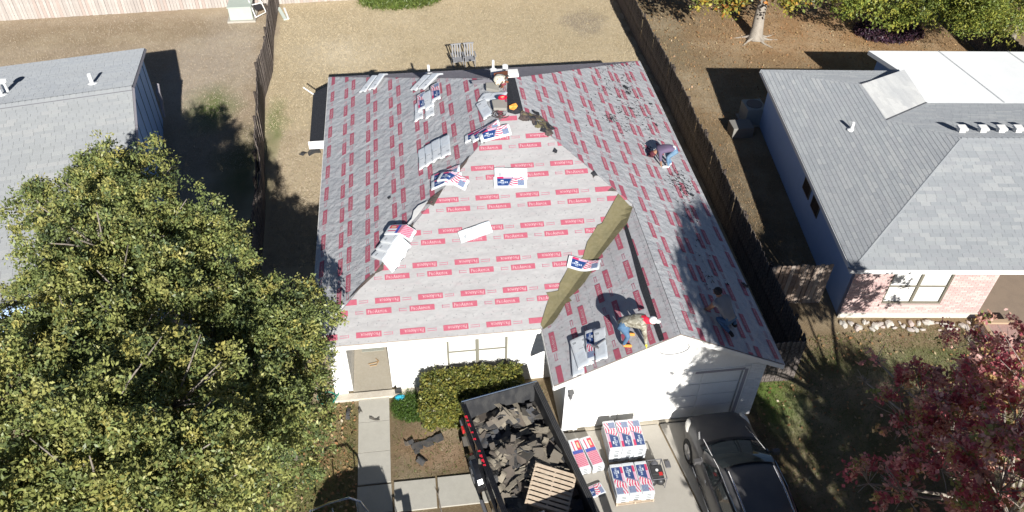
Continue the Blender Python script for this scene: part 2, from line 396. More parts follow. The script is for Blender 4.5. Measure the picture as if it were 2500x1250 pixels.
def shingle_plane(parent, O, U, V, poly2, colset, material, limit=0, expo=.145, wid=.33, th=.012, zoff=.004):
    us = [p[0] for p in poly2]; vs = [p[1] for p in poly2]; polys = []; cols = []
    r = random.Random(len(D.objects)); k = 0; v = min(vs)
    while v < max(vs):
        u = min(us)-r.random()*wid-.3
        run, col = 0, colset[0]
        while u < max(us):
            if run <= 0: run = r.choice((1, 1, 1, 2, 2, 3)); col = r.choice(colset)
            run -= 1; g = .006
            c = clip_convex([(u+g, v+.002), (u+wid, v+.002), (u+wid, v+expo), (u+g, v+expo)], poly2)
            if len(c) >= 3: polys.append(c); cols.append(col)
            u += wid
        v += expo; k += 1
    near = (lambda p: (O+U*p[0][0]+V*p[0][1]-CPOS).length)
    pieces_on_plane(parent, 'shingle', O, U, V, polys, th, cols, material, limit, near, tilt=.75, zoff=zoff)
def brick_plane(parent, O, U, V, rects, colset, material, limit, L=.235, Hh=.077, th=.012, name='brick'):
    """rects: list of (u0,u1,v0,v1) areas or polygons"""
    polys, cols = [], []; r = random.Random(5)
    for A in rects:
        poly2 = A if not isinstance(A[0], (int, float)) else [(A[0], A[2]), (A[1], A[2]), (A[1], A[3]), (A[0], A[3])]
        us = [p[0] for p in poly2]; vs = [p[1] for p in poly2]; v = 0; k = 0
        while v < max(vs):
            if v+Hh > min(vs):
                u = -(k % 2)*L/2-L*4
                while u < max(us):
                    if u+L > min(us):
                        c = clip_convex([(u+.009, v+.009), (u+L, v+.009), (u+L, v+Hh), (u+.009, v+Hh)], poly2)
                        if len(c) >= 3 and max(q[0] for q in c)-min(q[0] for q in c) > .03: polys.append(c); cols.append(r.choice(colset))
                    u += L
            v += Hh; k += 1
    near = (lambda p: (O+U*p[0][0]+V*p[0][1]-CPOS).length)
    pieces_on_plane(parent, name, O, U, V, polys, th, cols, material, limit, near)

# ------------------------------------------------------------------ the house being roofed
house = empty('house', (XM, 7, 0))
tag(house, 'white single storey house in the middle being re-roofed with grey and red printed underlayment', 'house')
YW, OV = .22, .38
wx0, wx1 = XL+OV, XR-OV; gx0 = GXL+OV; gy = GYF+.23; yb = YB-.35
def wall_seg(p, q, z0, z1, th=.14, mi=m_white, name='wall'):
    p = Vector((*p, 0)); q = Vector((*q, 0)); d = (q-p).normalized(); n_ = Vector((-d.y, d.x, 0))*th
    return MB().slab([p+Vector((0, 0, z1)), q+Vector((0, 0, z1)), q+n_+Vector((0, 0, z1)), p+n_+Vector((0, 0, z1))], z1-z0).build(name, mi, house, True)
ZW = 2.5
wall_seg((wx0, YW), (-3.93, YW), 0, ZW)
wall_seg((-2.5, YW), (-.93, YW), 0, ZW)
MB().box2((-.93, YW, 0), (.84, YW+.14, .75)).box2((-.93, YW, 2.28), (.84, YW+.14, ZW)).build('wall', m_white, house, True)
wall_seg((.84, YW), (gx0+.005, YW), 0, ZW)
wall_seg((wx0, yb), (wx0, YW+.15), 0, ZW); wall_seg((wx1, gy+.15), (wx1, yb), 0, ZW); wall_seg((wx1, yb), (wx0, yb), 0, ZW)
wall_seg((gx0, YW-.004), (gx0, gy+.145), 0, ZW)
# white bricks on the wall right of the window, piers of the garage
m_wb = attr_mat('white_brick', .75, [(25, (.64, .63, .62), .3)])
wcols = pal([(.80, .79, .77), (.76, .755, .74), (.72, .715, .70), (.82, .81, .79)])
brick_plane(house, Vector((.88, YW-.001, 0)), Vector((1, 0, 0)), Vector((0, 0, 1)), [(0, 1.28, .02, 2.46)], wcols, m_wb, 60)
# alcove
MB().box2((-3.93, YW+.15, .0), (-3.80, 3.2, ZW)).build('alcove_wall', m_white, house, True)
MB().box2((-2.63, YW+.15, .0), (-2.5, 3.2, ZW)).build('alcove_wall', m_white, house, True)
MB().box2((-3.93, 3.2, .0), (-2.5, 3.34, ZW)).build('alcove_wall', m_white, house, True)
MB().box2((-3.79, YW-.06, 0), (-2.64, 3.19, .06)).build('porch_floor', m_tan, house, True)
mm = MB().box2((-3.55, 1.82, .061), (-2.86, 2.1, .075)); mm.build('door_mat', mat('mat_grey_green', (.27, .28, .24), .9, noises=[(60, (.4, .4, .36), .6)]), house, True)
MB().box2((-3.6, 3.16, .06), (-2.8, 3.2, 2.1)).build('front_door', mat('door_brown', (.2, .12, .07), .6), house, True)
ar = MB().tube([(-3.35, 1.30, .075), (-3.13, 1.34, .075), (-3.03, 1.39, .075), (-3.12, 1.5, .075)], .012, 5); ar.tube([(-3.3, 1.22, .075), (-3.1, 1.24, .075), (-3.03, 1.39, .075)], .012, 5)
ar.build('loose_cord', m_wood, house, True)
MB().box2((wx0-.04, -.02, 0), (-1.72, YW-.005, .10)).build('stoop', mat('stoop', (.55, .5, .42), .85, noises=[(8, (.45, .38, .3), .4)]), house, True)
# window
wf = MB(); X0, X1, Z0, Z1 = -.93, .84, .75, 2.28
for a_, b_ in (((X0, YW-.02, Z0), (X0+.06, YW+.07, Z1)), ((X1-.06, YW-.02, Z0), (X1, YW+.07, Z1)), ((X0+.06, YW-.02, Z0), (X1-.06, YW+.07, Z0+.06)), ((X0+.06, YW-.02, Z1-.06), (X1-.06, YW+.07, Z1)), ((-.09, YW-.018, Z0+.06), (.0, YW+.07, Z1-.06))):
    wf.box2(a_, b_)
win = wf.build('window', mat('window_frame', (.20, .19, .15), .5), house, True)
MB().box2((X0+.06, YW+.03, 1.5), (-.09, YW+.07, 1.55)).box2((0, YW+.03, 1.5), (X1-.06, YW+.07, 1.55)).build('sash_rail', D.materials['window_frame'], win, True)
for xa, xb in ((X0+.06, -.09), (0, X1-.06)):
    MB().box2((xa, YW+.05, Z0+.06), (xb, YW+.056, 1.5)).build('pane', m_blind, win, True)
    MB().box2((xa, YW+.05, 1.55), (xb, YW+.056, Z1-.06)).build('pane', m_blind, win, True)
MB().box2((X0-.05, YW-.07, Z0-.06), (X1+.05, YW-.001, Z0)).build('window_sill', m_white, win, True)
# garage gable wall with the door
DX0, DX1, DZ = 2.62, 7.18, 2.16
MB().box2((gx0, gy, 0), (DX0, gy+.14, DZ+.25)).build('wall', m_whitebrick, house, True)
MB().box2((DX1, gy, 0), (wx1, gy+.14, DZ+.25)).build('wall', m_mortar_w, house, True)
zt = lambda x: ZE+SL*min(x-GXL, XR-x)-.13
MB().slab([(gx0, gy, DZ+.25), (wx1, gy, DZ+.25), (wx1, gy, zt(wx1)), (GX, gy, zt(GX)), (gx0, gy, zt(gx0))], .14, 0, Vector((0, 1, 0))).build('gable_wall', m_white, house, True)
MB().box2((DX0, gy, DZ), (DX1, gy+.14, DZ+.248)).build('door_head', m_white, house, True)
brick_plane(house, Vector((DX1+.2, gy-.001, 0)), Vector((1, 0, 0)), Vector((0, 0, 1)), [(0, wx1-DX1-.2, .02, 2.38)], wcols, m_wb, 90)
tr = MB().box2((DX1, gy-.03, .09), (DX1+.17, gy+.02, DZ+.16)).box2((DX0, gy-.03, DZ), (DX1, gy+.02, DZ+.16)).box2((DX0-.14, gy-.03, .09), (DX0, gy+.02, DZ+.16))
trim = tr.build('door_trim', m_white, house, True)
MB().box2((DX1+.03, gy-.045, .09), (DX1+.12, gy-.031, DZ+.06)).box2((DX1-1.4, gy-.045, DZ+.04), (DX1+.02, gy-.031, DZ+.12)).build('trim_strip', m_trim, house, True)
gd = MB().box2((DX0, gy+.06, .085), (DX1, gy+.08, DZ)).build('garage_door', m_white, house, True)
for i in range(4):
    z0 = .10+i*.515
    for j in range(4):
        x0 = DX0+.03+j*1.135
        MB().box2((x0, gy+.035, z0), (x0+1.11, gy+.059, z0+.49)).build('door_panel', m_white, gd, True, bevel=.012)
# lamp by the door, wire loop on the gable, a pair of small vents
lm = MB(); lm.box2((2.26, gy-.03, 1.72), (2.38, gy-.001, 1.98)); lm.box2((2.25, gy-.15, 1.95), (2.39, gy-.03, 2.0)); lm.tube([(2.32, gy-.09, 1.70), (2.32, gy-.09, 1.95)], [.04, .065], 8); lm.tube([(2.32, gy-.09, 1.60), (2.32, gy-.09, 1.70)], .012, 5)
lm.build('wall_lamp', mat('lamp_metal', (.12, .12, .12), .5), house, True)
lp = [(5.0+.42*math.cos(t), gy-.02, 3.36+.24*math.sin(t)) for t in np.linspace(-2.6, .45, 16)]
MB().tube(lp, .012, 5).build('wire_loop', m_nail, house, True)
# eaves, fascia, soffit
fa = MB(); ft = .16
def fascia(p, q, h=.16, th=.025, name='fascia', m_=m_white):
    p = Vector(p); q = Vector(q); d = (q-p).normalized(); n_ = Vector((d.y, -d.x, 0)).normalized()*th
    z = Vector((0, 0, -h))
    MB().add([p, q, q+z, p+z, p+n_, q+n_, q+n_+z, p+n_+z], [(0, 3, 2, 1), (4, 5, 6, 7), (0, 1, 5, 4), (3, 7, 6, 2), (0, 4, 7, 3), (1, 2, 6, 5)]).build(name, m_, house, True)
ez = ZE-.012
fascia((XL, 0, ez), (GXL, 0, ez)); fascia((GXL, 0, ez), (GXL, GYF, ez))
fascia((GXL, GYF, ez), (GX, GYF, ZG-.012), name='rake_board'); fascia((GX, GYF, ZG-.012), (XR, GYF, ez), name='rake_board')
fascia((XR, GYF, ez), (XR, YB, ez)); fascia((XR, YB, ez), (XL, YB, ez)); fascia((XL, YB, ez), (XL, 0, ez))
MB().box2((XL, 0, 2.36), (GXL, YW, 2.375)).box2((XL, YW, 2.36), (wx0, YB, 2.375)).box2((wx1, GYF+.25, 2.36), (XR, YB, 2.375)).box2((GXL, GYF+.25, 2.36), (gx0, YW, 2.375)).build('soffit', m_soff, house, True)
# deck
rk = MB(); PK = (XM, H, ZR); BK = (XM, YB-H, ZR); Q = (GX, GH, ZG)
dn = -.012
pts = {'a': (XL, 0, ZE), 'b': (GXL, 0, ZE), 'q': Q, 'pk': PK, 'bk': BK, 'c': (XL, YB, ZE), 'd': (XR, YB, ZE), 'e': (XR, GYF, ZE), 'ap': (GX, GYF, ZG), 'f': (GXL, GYF, ZE)}
nm = list(pts); vv = [(pts[k][0], pts[k][1], pts[k][2]+dn) for k in nm]; ix = lambda s_: tuple(nm.index(k) for k in s_)
rk.add(vv, [ix(['a', 'b', 'q', 'pk']), ix(['f', 'ap', 'q', 'b']), ix(['e', 'd', 'bk', 'pk', 'q', 'ap']), ix(['a', 'pk', 'bk', 'c']), ix(['c', 'bk', 'd'])])
rk.build('roof_deck', m_deckwood, house, True)
MB().add([(XL, YB, ZE-.004), (XM, YB-H, ZR-.004), (XR, YB, ZE-.004)], [(0, 2, 1)]).build('back_slope', m_backroof, house, True)
# old roof courses still on the back slope
mbk = MB(); nb = Vector((0, SL, 1)).normalized()
for i in range(44):
    v = i*.165; y = YB-v/K; half = (H-(YB-y)) 
    if half < .1: break
    x0, x1 = XL+(YB-y), XR-(YB-y)
    y2 = y-.165/K
    P = lambda x, yy, o_: (x, yy, ZE+SL*(YB-yy)+o_)
    mbk.add([P(x0, y, .016), P(x1, y, .016), P(x1-.1, y2, .004), P(x0+.1, y2, .004), P(x0, y, 0), P(x1, y, 0)], [(0, 1, 2, 3), (4, 5, 1, 0)])
mbk.build('old_shingle_course', m_backroof, house, True)['kind'] = 'stuff'
# drip edge
m_drip = mat('drip_edge', (.5, .5, .5), .4, metal=.6)
# underlayment strips and what is printed on them
TV, TF, _x = [], [], 0.0
for part_, sz_ in (('P', .145), ('RO', .112), ('A', .145), ('RMOR', .112)):
    txt = D.curves.new('lettering', 'FONT'); txt.body = part_; txt.size = sz_; txt.resolution_u = 1
    tobj = D.objects.new('lettering', txt); COL.objects.link(tobj); bpy.context.view_layer.update()
    tme = tobj.evaluated_get(bpy.context.evaluated_depsgraph_get()).to_mesh(); tme.calc_loop_triangles()
    vs_ = np.array([v.co[:] for v in tme.vertices]); vs_[:, 0] += _x-vs_[:, 0].min(); _b = len(TV); TV += [tuple(v) for v in vs_]
    TF += [tuple(_b+k for k in t.vertices) for t in tme.loop_triangles]; _x = vs_[:, 0].max()+.012
    tobj.to_mesh_clear(); D.objects.remove(tobj)
TV = np.array(TV); TV[:, 1] -= TV[:, 1].min(); TV[:, 0] *= .53/TV[:, 0].max(); TV[:, 1] *= .105/TV[:, 1].max()
PITCH, BL, BH, SW = 1.215, .705, .165, .98
def underlay(tagname, O, U, V, poly2, mats, phases, flip=1, skip=()):
    """O,U (along the eave),V (up the slope); poly2 the face in (u,v)"""
    N = U.cross(V).normalized(); vmax = max(p[1] for q in (poly2 if isinstance(poly2[0], list) else [poly2]) for p in q)
    P = lambda u, v, o_: O+U*u+V*v+N*o_
    k = 0
    PL = poly2 if isinstance(poly2[0], list) else [poly2]
    while k*SW < vmax:
        v0, v1 = k*SW+(.56 if k else 0)-.0, (k+1)*SW+.56+.09
        if k == 0: v0 = 0
        for pp in PL:
            c = clip(clip(pp, lambda p: p[1]-v0), lambda p: v1-p[1])
            if len(c) < 3: continue
            us = [p[0] for p in c]; mb = MB(); rr = random.Random(k*7+len(mats[0].name))
            # cut along the strip so that it can ripple
            u = math.floor(min(us)*2)/2
            while u < max(us):
                cc = clip(clip(c, lambda p: p[0]-u), lambda p: u+.5-p[0])
                if len(cc) >= 3:
                    vs = [P(q[0], q[1], .012-.009*((q[1]-v0)/(v1-v0))+.0035*(1+noise.noise(Vector((q[0]*1.7, q[1]*2, k))))) for q in cc]
                    mb.add(vs, [tuple(range(len(vs)))])
                u += .5
            mb.build('underlayment_strip', mats[0], house, True, smooth=False)
        k += 1
    ban, let, sm, nails = MB(), MB(), MB(), MB()
    def quad(mb, u0, u1, va, vb, o_):
        for pp in PL:
            c = clip_convex([(u0, va), (u1, va), (u1, vb), (u0, vb)], pp)
            if len(c) >= 3: mb.add([P(q[0], q[1], o_) for q in c], [tuple(range(len(c)))])
    umin, umax = min(p[0] for q in PL for p in q), max(p[0] for q in PL for p in q)
    inside = lambda u, v: any(len(clip_convex([(u-.001, v-.001), (u+.001, v-.001), (u+.001, v+.001), (u-.001, v+.001)], pp)) >= 3 for pp in PL)
    k = 0
    while k*SW < vmax:
        for row in (0, 1):
            vc = k*SW+(.16 if row == 0 else .82)+random.uniform(-.012, .012); ph = phases[(k*2+row) % len(phases)]
            u = umin+((ph-umin) % PITCH)-PITCH
            while u < umax:
                vc += random.uniform(-.006, .006); quad(ban, u, u+BL, vc, vc+BH, .022)
                up = (row == 1)
                uL = u-.30 if up else u+BL+.06
                for dv in (.035, .095): quad(sm, uL, uL+.22, vc+dv, vc+dv+.017, .0205)
                quad(sm, (uL-.0 if up else uL+.235), (uL+.02 if up else uL+.255), vc+.03, vc+.125, .0205)
                if inside(u+.02, vc+.02) and inside(u+BL-.02, vc+BH-.02):
                    if up: vs = [P(u+.05+x, vc+.03+y, .026) for x, y, _z in TV]
                    else: vs = [P(u+BL-.05-x, vc+BH-.03-y, .026) for x, y, _z in TV]
                    let.add(vs, TF)
                u += PITCH
        for vv_ in (k*SW+.04 if k == 0 else None, k*SW+.60, k*SW+.53 ):
            if vv_ is None: continue
            u = umin
            while u < umax:
                uu, v2 = u+random.uniform(-.05, .05), vv_+random.uniform(-.02, .02)
                if inside(uu, v2): quad(nails, uu-.010, uu+.010, v2-.010, v2+.010, .024)
                u += .27
        k += 1
    ban.build('printed_banner', mats[1], house, True)['kind'] = 'stuff'
    let.build('printed_lettering', m_letter, house, True)['kind'] = 'stuff'
    sm.build('small_print', m_smallprint, house, True)['kind'] = 'stuff'
    nails.build('nail_cap', m_cap_, house, True)['kind'] = 'stuff'
ca_, sa_ = 1/K, SL/K
qv = GH*K
underlay('front', Vector((0, 0, ZE)), Vector((1, 0, 0)), Vector((0, ca_, sa_)), [(XL, 0), (GXL, 0), (GX, qv), (XM, H*K)], (m_under_f, m_print_f),
    [-3.42, -3.11, -2.85, -2.54, -2.945, -2.655, -3.34, -3.05, -3.37, -3.0])
underlay('left', Vector((XL, 0, ZE)), Vector((0, -1, 0)), Vector((ca_, 0, sa_)), [(0, 0), (-H, H*K), (-(YB-H), H*K), (-YB, 0)], (m_under, m_print),
    [-7.02, -6.70, -7.07, -6.72, -5.95, -5.66, -4.97, -4.67, -7.92, -7.37])
underlay('right', Vector((XR, 0, ZE)), Vector((0, 1, 0)), Vector((-ca_, 0, sa_)), [[(GYF, 0), (YB, 0), (YB-GH, GH*K), (GYF, GH*K)], [(GH, GH*K), (YB-GH, GH*K), (YB-H, H*K), (H, H*K)]], (m_under, m_print),
    [12.64, 12.2, 11.9, 11.4, 8.9, 9.82, 7.9, 8.17, 8.26, 7.57, 6.66])
underlay('garage', Vector((GXL, 0, ZE)), Vector((0, -1, 0)), Vector((ca_, 0, sa_)), [(0, 0), (-GH, qv), (-GYF, qv), (-GYF, 0)], (m_under_g, m_print),
    [.28, -.75, -.2, .5, -1.1, .1, -.6, .3])
def px2(pts): return [at_roof(*p) for p in pts]
def z2px(x0, y0, s_, pts): return [(x0+a_/s_, y0+b_/s_) for a_, b_ in pts]
def patch(name, pxs, m_, off=.03, th=None, parent=house, wob=0.0):
    pts_ = px2(pxs); o = subdiv_drape([(p.x, p.y) for p in pts_], off, .16, wob).build(name, m_, parent, True); return o
patch('felt_strip', z2px(1250, 450, 2.66, [(722, 270), (746, 268), (800, 430), (862, 620), (988, 1015), (958, 1030), (835, 690), (775, 450)]), m_black, .035)
patch('valley_felt', z2px(1250, 450, 2.66, [(690, 70), (783, 160), (745, 265), (690, 330), (600, 440), (560, 490), (520, 570), (475, 640), (440, 680), (372, 745), (388, 765), (350, 780), (290, 880), (262, 912), (205, 948), (186, 918), (240, 745), (222, 712), (300, 702), (312, 650), (370, 540), (460, 482), (490, 380), (555, 275), (583, 268), (640, 160)]), m_olive, .04, wob=.02)
patch('ridge_opening', z2px(1120, 160, 6.944, [(835, 240), (955, 235), (1100, 820), (960, 850), (830, 825), (820, 500)]), m_black, .045)
for a_ in ([(905, 165), (945, 110), (1040, 45), (965, 180)], [(505, 700), (585, 600), (585, 665), (540, 685)], [(770, 350), (815, 300), (800, 370), (740, 385)], [(300, 905), (400, 790), (505, 690), (520, 700), (400, 810)]):
    patch('torn_edge', z2px(750, 450, 3.125, a_), m_brownfelt, .05)  # brown patches colour in torn gaps and the shadows under ragged flaps
for a_ in ([(1145, 990), (1245, 880), (1215, 940), (1160, 1010)], [(1320, 770), (1365, 765), (1350, 800)],):
    patch('torn_edge', z2px(750, 100, 3.125, a_), m_brownfelt, .05)
for a_ in ([(1040, 1155), (1075, 1125), (1115, 1160)], [(925, 1010), (955, 1030), (930, 1060)], [(630, 880), (655, 850), (640, 870)]):
    patch('torn_edge', z2px(1150, 100, 3.125, a_), m_brownfelt, .045)
patch('loose_flap', z2px(750, 450, 3.125, [(815, 225), (850, 185), (925, 155), (890, 200), (820, 290), (735, 385), (725, 375), (800, 290)]), m_white, .11, wob=.03)
patch('loose_flap', z2px(750, 450, 3.125, [(200, 1030), (275, 935), (290, 940), (215, 1040)]), m_white, .09)
patch('bare_deck', z2px(750, 450, 3.125, [(750, 370), (795, 335), (805, 345), (790, 385), (755, 392)]), mat('orange_wood', (.55, .27, .08), .7), .07)
# pipes and box vents on the back slope
def pipe(px, py, r, h, flange=True, parent=house, name='vent_pipe'):
    p = at_roof(px, py); mb = MB(); mb.tube([p-Vector((0, 0, .1)), p+Vector((0, 0, h))], r, 12)
    if flange: mb.tube([p+Vector((0, 0, .0)), p+Vector((0, 0, .05))], [r*2.6, r*1.3], 12)
    mb.build(name, m_pvc, parent, True)
pb = lambda x, y: Vector((x, y, ZE+SL*(YB-y)))
for (px, py, r, h) in ((1047, 180, .05, .38), (1204, 170, .05, .42)):
    p = plane_at(px, py, (0, SL, 1), ZE+SL*YB); MB().tube([p-Vector((0, 0, .1)), p+Vector((0, 0, h))], r, 10).tube([p, p+Vector((0, 0, .06))], [.16, .07], 12).build('vent_pipe', m_pvc, house, True)
p = plane_at(1233, 186, (0, SL, 1), ZE+SL*YB); MB().tube([p-Vector((0, 0, .1)), p+Vector((0, 0, .42))], .1, 12).build('vent_pipe', m_pvc, house, True)
for px in (1213, 1250):
    p = plane_at(px, 189, (0, SL, 1), ZE+SL*YB)
    MB().box(p+Vector((0, 0, .14)), (.42, .36, .16)).box(p+Vector((0, 0, .04)), (.34, .3, .12)).build('box_vent', m_white, house, True, bevel=.02)
# low roof on the left side of the house
aw = MB(); A = at(766, 228, 2.25); B_ = at(757, 352, 2.25)
aw.slab([(XL+.05, 14.0, 2.42), (XL+.05, 10.2, 2.42), (-5.28, 10.15, 2.22), (-5.32, 13.75, 2.22)], .1)
awn = aw.build('side_awning', m_black, house, True)
MB().box2((-5.30, 10.10, 2.08), (XL+.03, 10.14, 2.40)).build('awning_fascia', m_white, house, True)
for y in (10.4, 13.5): MB().box2((-4.85, y, 0), (-4.75, y+.1, 2.12)).build('awning_post', m_white, house, True)
# ------------------------------------------------------------------ house on the right
m_shingle = attr_mat('grey_shingle', .9, [(45, (.25, .26, .27), .35), (.8, (.27, .28, .295), .5)], bump=.5, bscale=90, drough=1)
scol = pal([(.275, .29, .305), (.295, .31, .32), (.26, .275, .29), (.31, .325, .335), (.335, .345, .35), (.285, .295, .31)])
m_shbase = mat('shingle_joint', (.13, .135, .145), .9)
m_shadeblue = mat('shaded_siding', (.40, .54, .78), .7, noises=[(3, (.37, .51, .74), .5)])  # blue cast of the shade is put into this wall colour
m_flat = mat('white_membrane', (.60, .61, .61), .6, drough=.6, noises=[(.8, (.56, .57, .575), .6), (4, (.62, .62, .62), .4), (3, (.46, .47, .48), .4, 5, (1, 3, 1), (.66, .8))])
rh = empty('brick_house', (18, 6, 0))
tag(rh, 'single storey house on the right with grey shingle hip roof and pink brick front', 'house')
ex = Vector((.9932, -.1165, 0)); ey = Vector((.1165, .9932, 0)); RO = Vector((11.68, 1.33, 2.5)); UZ = Vector((0, 0, 1))
rP = lambda lx, ly, z: Vector((RO.x, RO.y, 0))+ex*lx+ey*ly+UZ*z
S2 = .345; RX = 4.74; Z2 = 2.5+S2*RX
k2 = math.hypot(1, S2)
# left slope, front slope, back slope, small saddle, flat roof
def solve_left(px, py):
    n_ = ex*(-S2)+UZ; return plane_at(px, py, n_, n_.dot(rP(0, 0, 2.5)))
A_ = rP(0, 0, 2.5); B2 = rP(0, 11.97, 2.5); RD = rP(RX, RX, Z2); C_ = solve_left(2165, 294); D_ = solve_left(2103, 206)
_n = ex.cross(C_-RD); F_ = plane_at(2262, 252, _n, _n.dot(RD)); G_ = plane_at(2500, 253, _n, _n.dot(RD)); _n = ex.cross(D_-B2); E_ = plane_at(2202, 178, _n, _n.dot(B2))
G_ = F_+(G_-F_)*3.2; RE = rP(18, RX, Z2)
Ff = rP(18, 0, 2.5)
deck = MB(); zd = Vector((0, 0, -.004))
deck.slab([A_+zd, Ff+zd, RE+zd, RD+zd], .1); deck.slab([A_+zd, RD+zd, C_+zd, D_+zd, B2+zd], .1); deck.slab([RD+zd, RE+zd, G_+zd, F_+zd], .1); deck.slab([RD+zd, F_+zd, C_+zd], .1); deck.slab([B2+zd, D_+zd, E_+zd], .1); deck.slab([B2+zd, E_+zd, rP(6.3, 11.97, 2.5)+zd], .1)
deck.build('roof', m_shbase, rh, True)
MB().slab([C_, F_, E_, D_], .06).build('saddle', m_shbase, rh, True)
def fit2(O, U, V, pts3): return [((p-O).dot(U), (p-O).dot(V)) for p in pts3]
V1 = (ey*1+UZ*S2).normalized(); shingle_plane(rh, A_, ex, V1, fit2(A_, ex, V1, [A_, rP(14, 0, 2.5), rP(14, RX, Z2), RD]), scol, m_shingle, 150)
V2 = (ex*1+UZ*S2).normalized(); U2 = -ey; _m = A_+(B2-A_)*(((C_-A_).dot(ey))/11.97); shingle_plane(rh, A_, U2, V2, fit2(A_, U2, V2, [A_, RD, C_, _m]), scol, m_shingle, 110); shingle_plane(rh, A_, U2, V2, fit2(A_, U2, V2, [_m, C_, D_, B2]), scol, m_shingle, 40)
def auto_shingles(parent, P3, cset, limit=0):
    n_ = (P3[1]-P3[0]).cross(P3[2]-P3[0]).normalized(); n_ = n_ if n_.z > 0 else -n_
    V_a = (UZ-n_*n_.z).normalized(); U_a = V_a.cross(n_); O_a = min(P3, key=lambda p: p.z)
    shingle_plane(parent, O_a, U_a, V_a, fit2(O_a, U_a, V_a, P3), cset, m_shingle, limit)
nb2 = (F_-RD).cross(RE-RD)
auto_shingles(rh, [RD, rP(14, RX, Z2), F_+(G_-F_)*.8, F_], scol); auto_shingles(rh, [RD, F_, C_], scol); auto_shingles(rh, [B2, D_, E_], scol); auto_shingles(rh, [B2, E_, rP(6.3, 11.97, 2.5)], scol)
Us = (D_-C_).normalized(); Ns = (F_-C_).cross(D_-C_).normalized(); Ns = Ns if Ns.z > 0 else -Ns; Vs = Ns.cross(Us)
if Us.cross(Vs).dot(Ns) < 0: Vs = -Vs
scl = pal([(.43, .43, .42), (.40, .40, .395), (.45, .45, .44)])
shingle_plane(rh, C_, Us, Vs, fit2(C_, Us, Vs, [C_, F_, E_, D_]), scl, m_shingle, 60)
H_ = at(2120, 125, 2.45); I_ = H_+(G_-F_)
MB().slab([F_+UZ*.02, G_+UZ*.02, I_+UZ*.02, H_+UZ*.02, E_+UZ*.02], .18).build('flat_roof', m_flat, rh, True)
MB().slab([E_+Vector((.3, .3, -.2)), H_+Vector((.3, -.4, -.2)), I_+Vector((-.3, -.4, -.2)), G_+Vector((-.3, -.4, -.2))], 2.2).build('addition_wall', m_shadeblue, rh, True)
for t in (.25, .5): MB().tube([F_+(G_-F_)*t+UZ*.045, H_+(I_-H_)*t+UZ*.045], .012, 4).build('membrane_seam', m_flat, rh, True)
def edge_line(name, p, q, m_, r=.02): MB().tube([p, q], r, 5).build(name, m_, rh, True)
# hip and ridge caps, one row of cap shingles each
def cap_row(parent, p, q, w_=.15, step=.2, cset=None, limit=40):
    d = (q-p); L = d.length; d.normalize(); side = d.cross(UZ).normalized(); up = side.cross(d)
    n = int(L/step); me = None; cs = cset or scol
    r = random.Random(n); meshes = []
    for ci in cs[:3]:
        mb = MB(); a0 = -side*w_-up*.055; a1 = side*w_-up*.055; z0 = up*.03; z1 = up*.018
        mb.add([a0, z0, a1, a0+d*step*1.05, z1+d*step*1.05, a1+d*step*1.05, a0-up*.02, z0-up*.02, a1-up*.02], [(0, 1, 4, 3), (1, 2, 5, 4), (6, 7, 1, 0), (7, 8, 2, 1)])
        me = mb.mesh('cap_shingle', m_shingle); attr_col(me, PAL[ci]); meshes.append(me)
    off = root_off(parent)
    for i in range(n): inst(r.choice(meshes), 'cap_shingle', parent, p+d*step*i-off)
cap_row(rh, A_, RD); cap_row(rh, RD, rP(12, RX, Z2)); cap_row(rh, B2, D_)
edge_line('flashing', C_+UZ*.03, F_+UZ*.03, m_nail, .022); edge_line('flashing', D_+UZ*.03, E_+UZ*.03, m_nail, .022)
# walls
o2 = .38
def rwall(x0, y0, x1, y1, z0, z1, m_, name='wall', th=.14):
    MB().box2((0, 0, 0), (0, 0, 0)); a = rP(x0, y0, 0); b = rP(x1, y1, 0); d = (b-a).normalized(); n_ = Vector((-d.y, d.x, 0))*th
    MB().slab([a+UZ*z1, b+UZ*z1, b+n_+UZ*z1, a+n_+UZ*z1], z1-z0).build(name, m_, rh, True)
rwall(o2, 11.6, o2, .36, 0, 2.42, m_shadeblue)
m_brick = attr_mat('pink_brick', .85, [(30, (.46, .33, .31), .35)], bump=.25)
m_mort = mat('pink_mortar', (.54, .42, .39), .95, noises=[(20, (.5, .38, .35), .4)])
bc = pal([(.52, .37, .345), (.55, .41, .38), (.48, .335, .315), (.57, .44, .41), (.50, .35, .33)])
WX0, WX1, WZ0, WZ1 = 1.62, 3.58, .62, 2.12; BW = 5.0
rwall(o2, .36, WX0, .36, 0, 2.42, m_mort); rwall(WX1, .36, BW, .36, 0, 2.42, m_mort); rwall(WX0, .36, WX1, .36, 0, WZ0, m_mort); rwall(WX0, .36, WX1, .36, WZ1, 2.42, m_mort)
brick_plane(rh, rP(o2, .359, 0), ex, UZ, [(0, WX0-o2, .2, 2.4), (WX1-o2, BW-o2, .2, 2.4), (WX0-o2, WX1-o2, .2, WZ0), (WX0-o2, WX1-o2, WZ1, 2.4)], bc, m_brick, 300, name='brick')
rwall(o2-.03, .30, BW, .30, 0, .2, mat('pale_footing', (.6, .56, .5), .9, noises=[(9, (.5, .46, .4), .5)]), 'footing', .05)
rw = MB()
def rbox(mb, x0, y0, z0, x1, y1, z1):
    a = rP(x0, y0, z0); c = [rP(x0, y0, z1), rP(x1, y0, z1), rP(x1, y1, z1), rP(x0, y1, z1)]; mb.slab(c, z1-z0); return mb
m_wfr = mat('bronze_frame', (.17, .155, .12), .5)
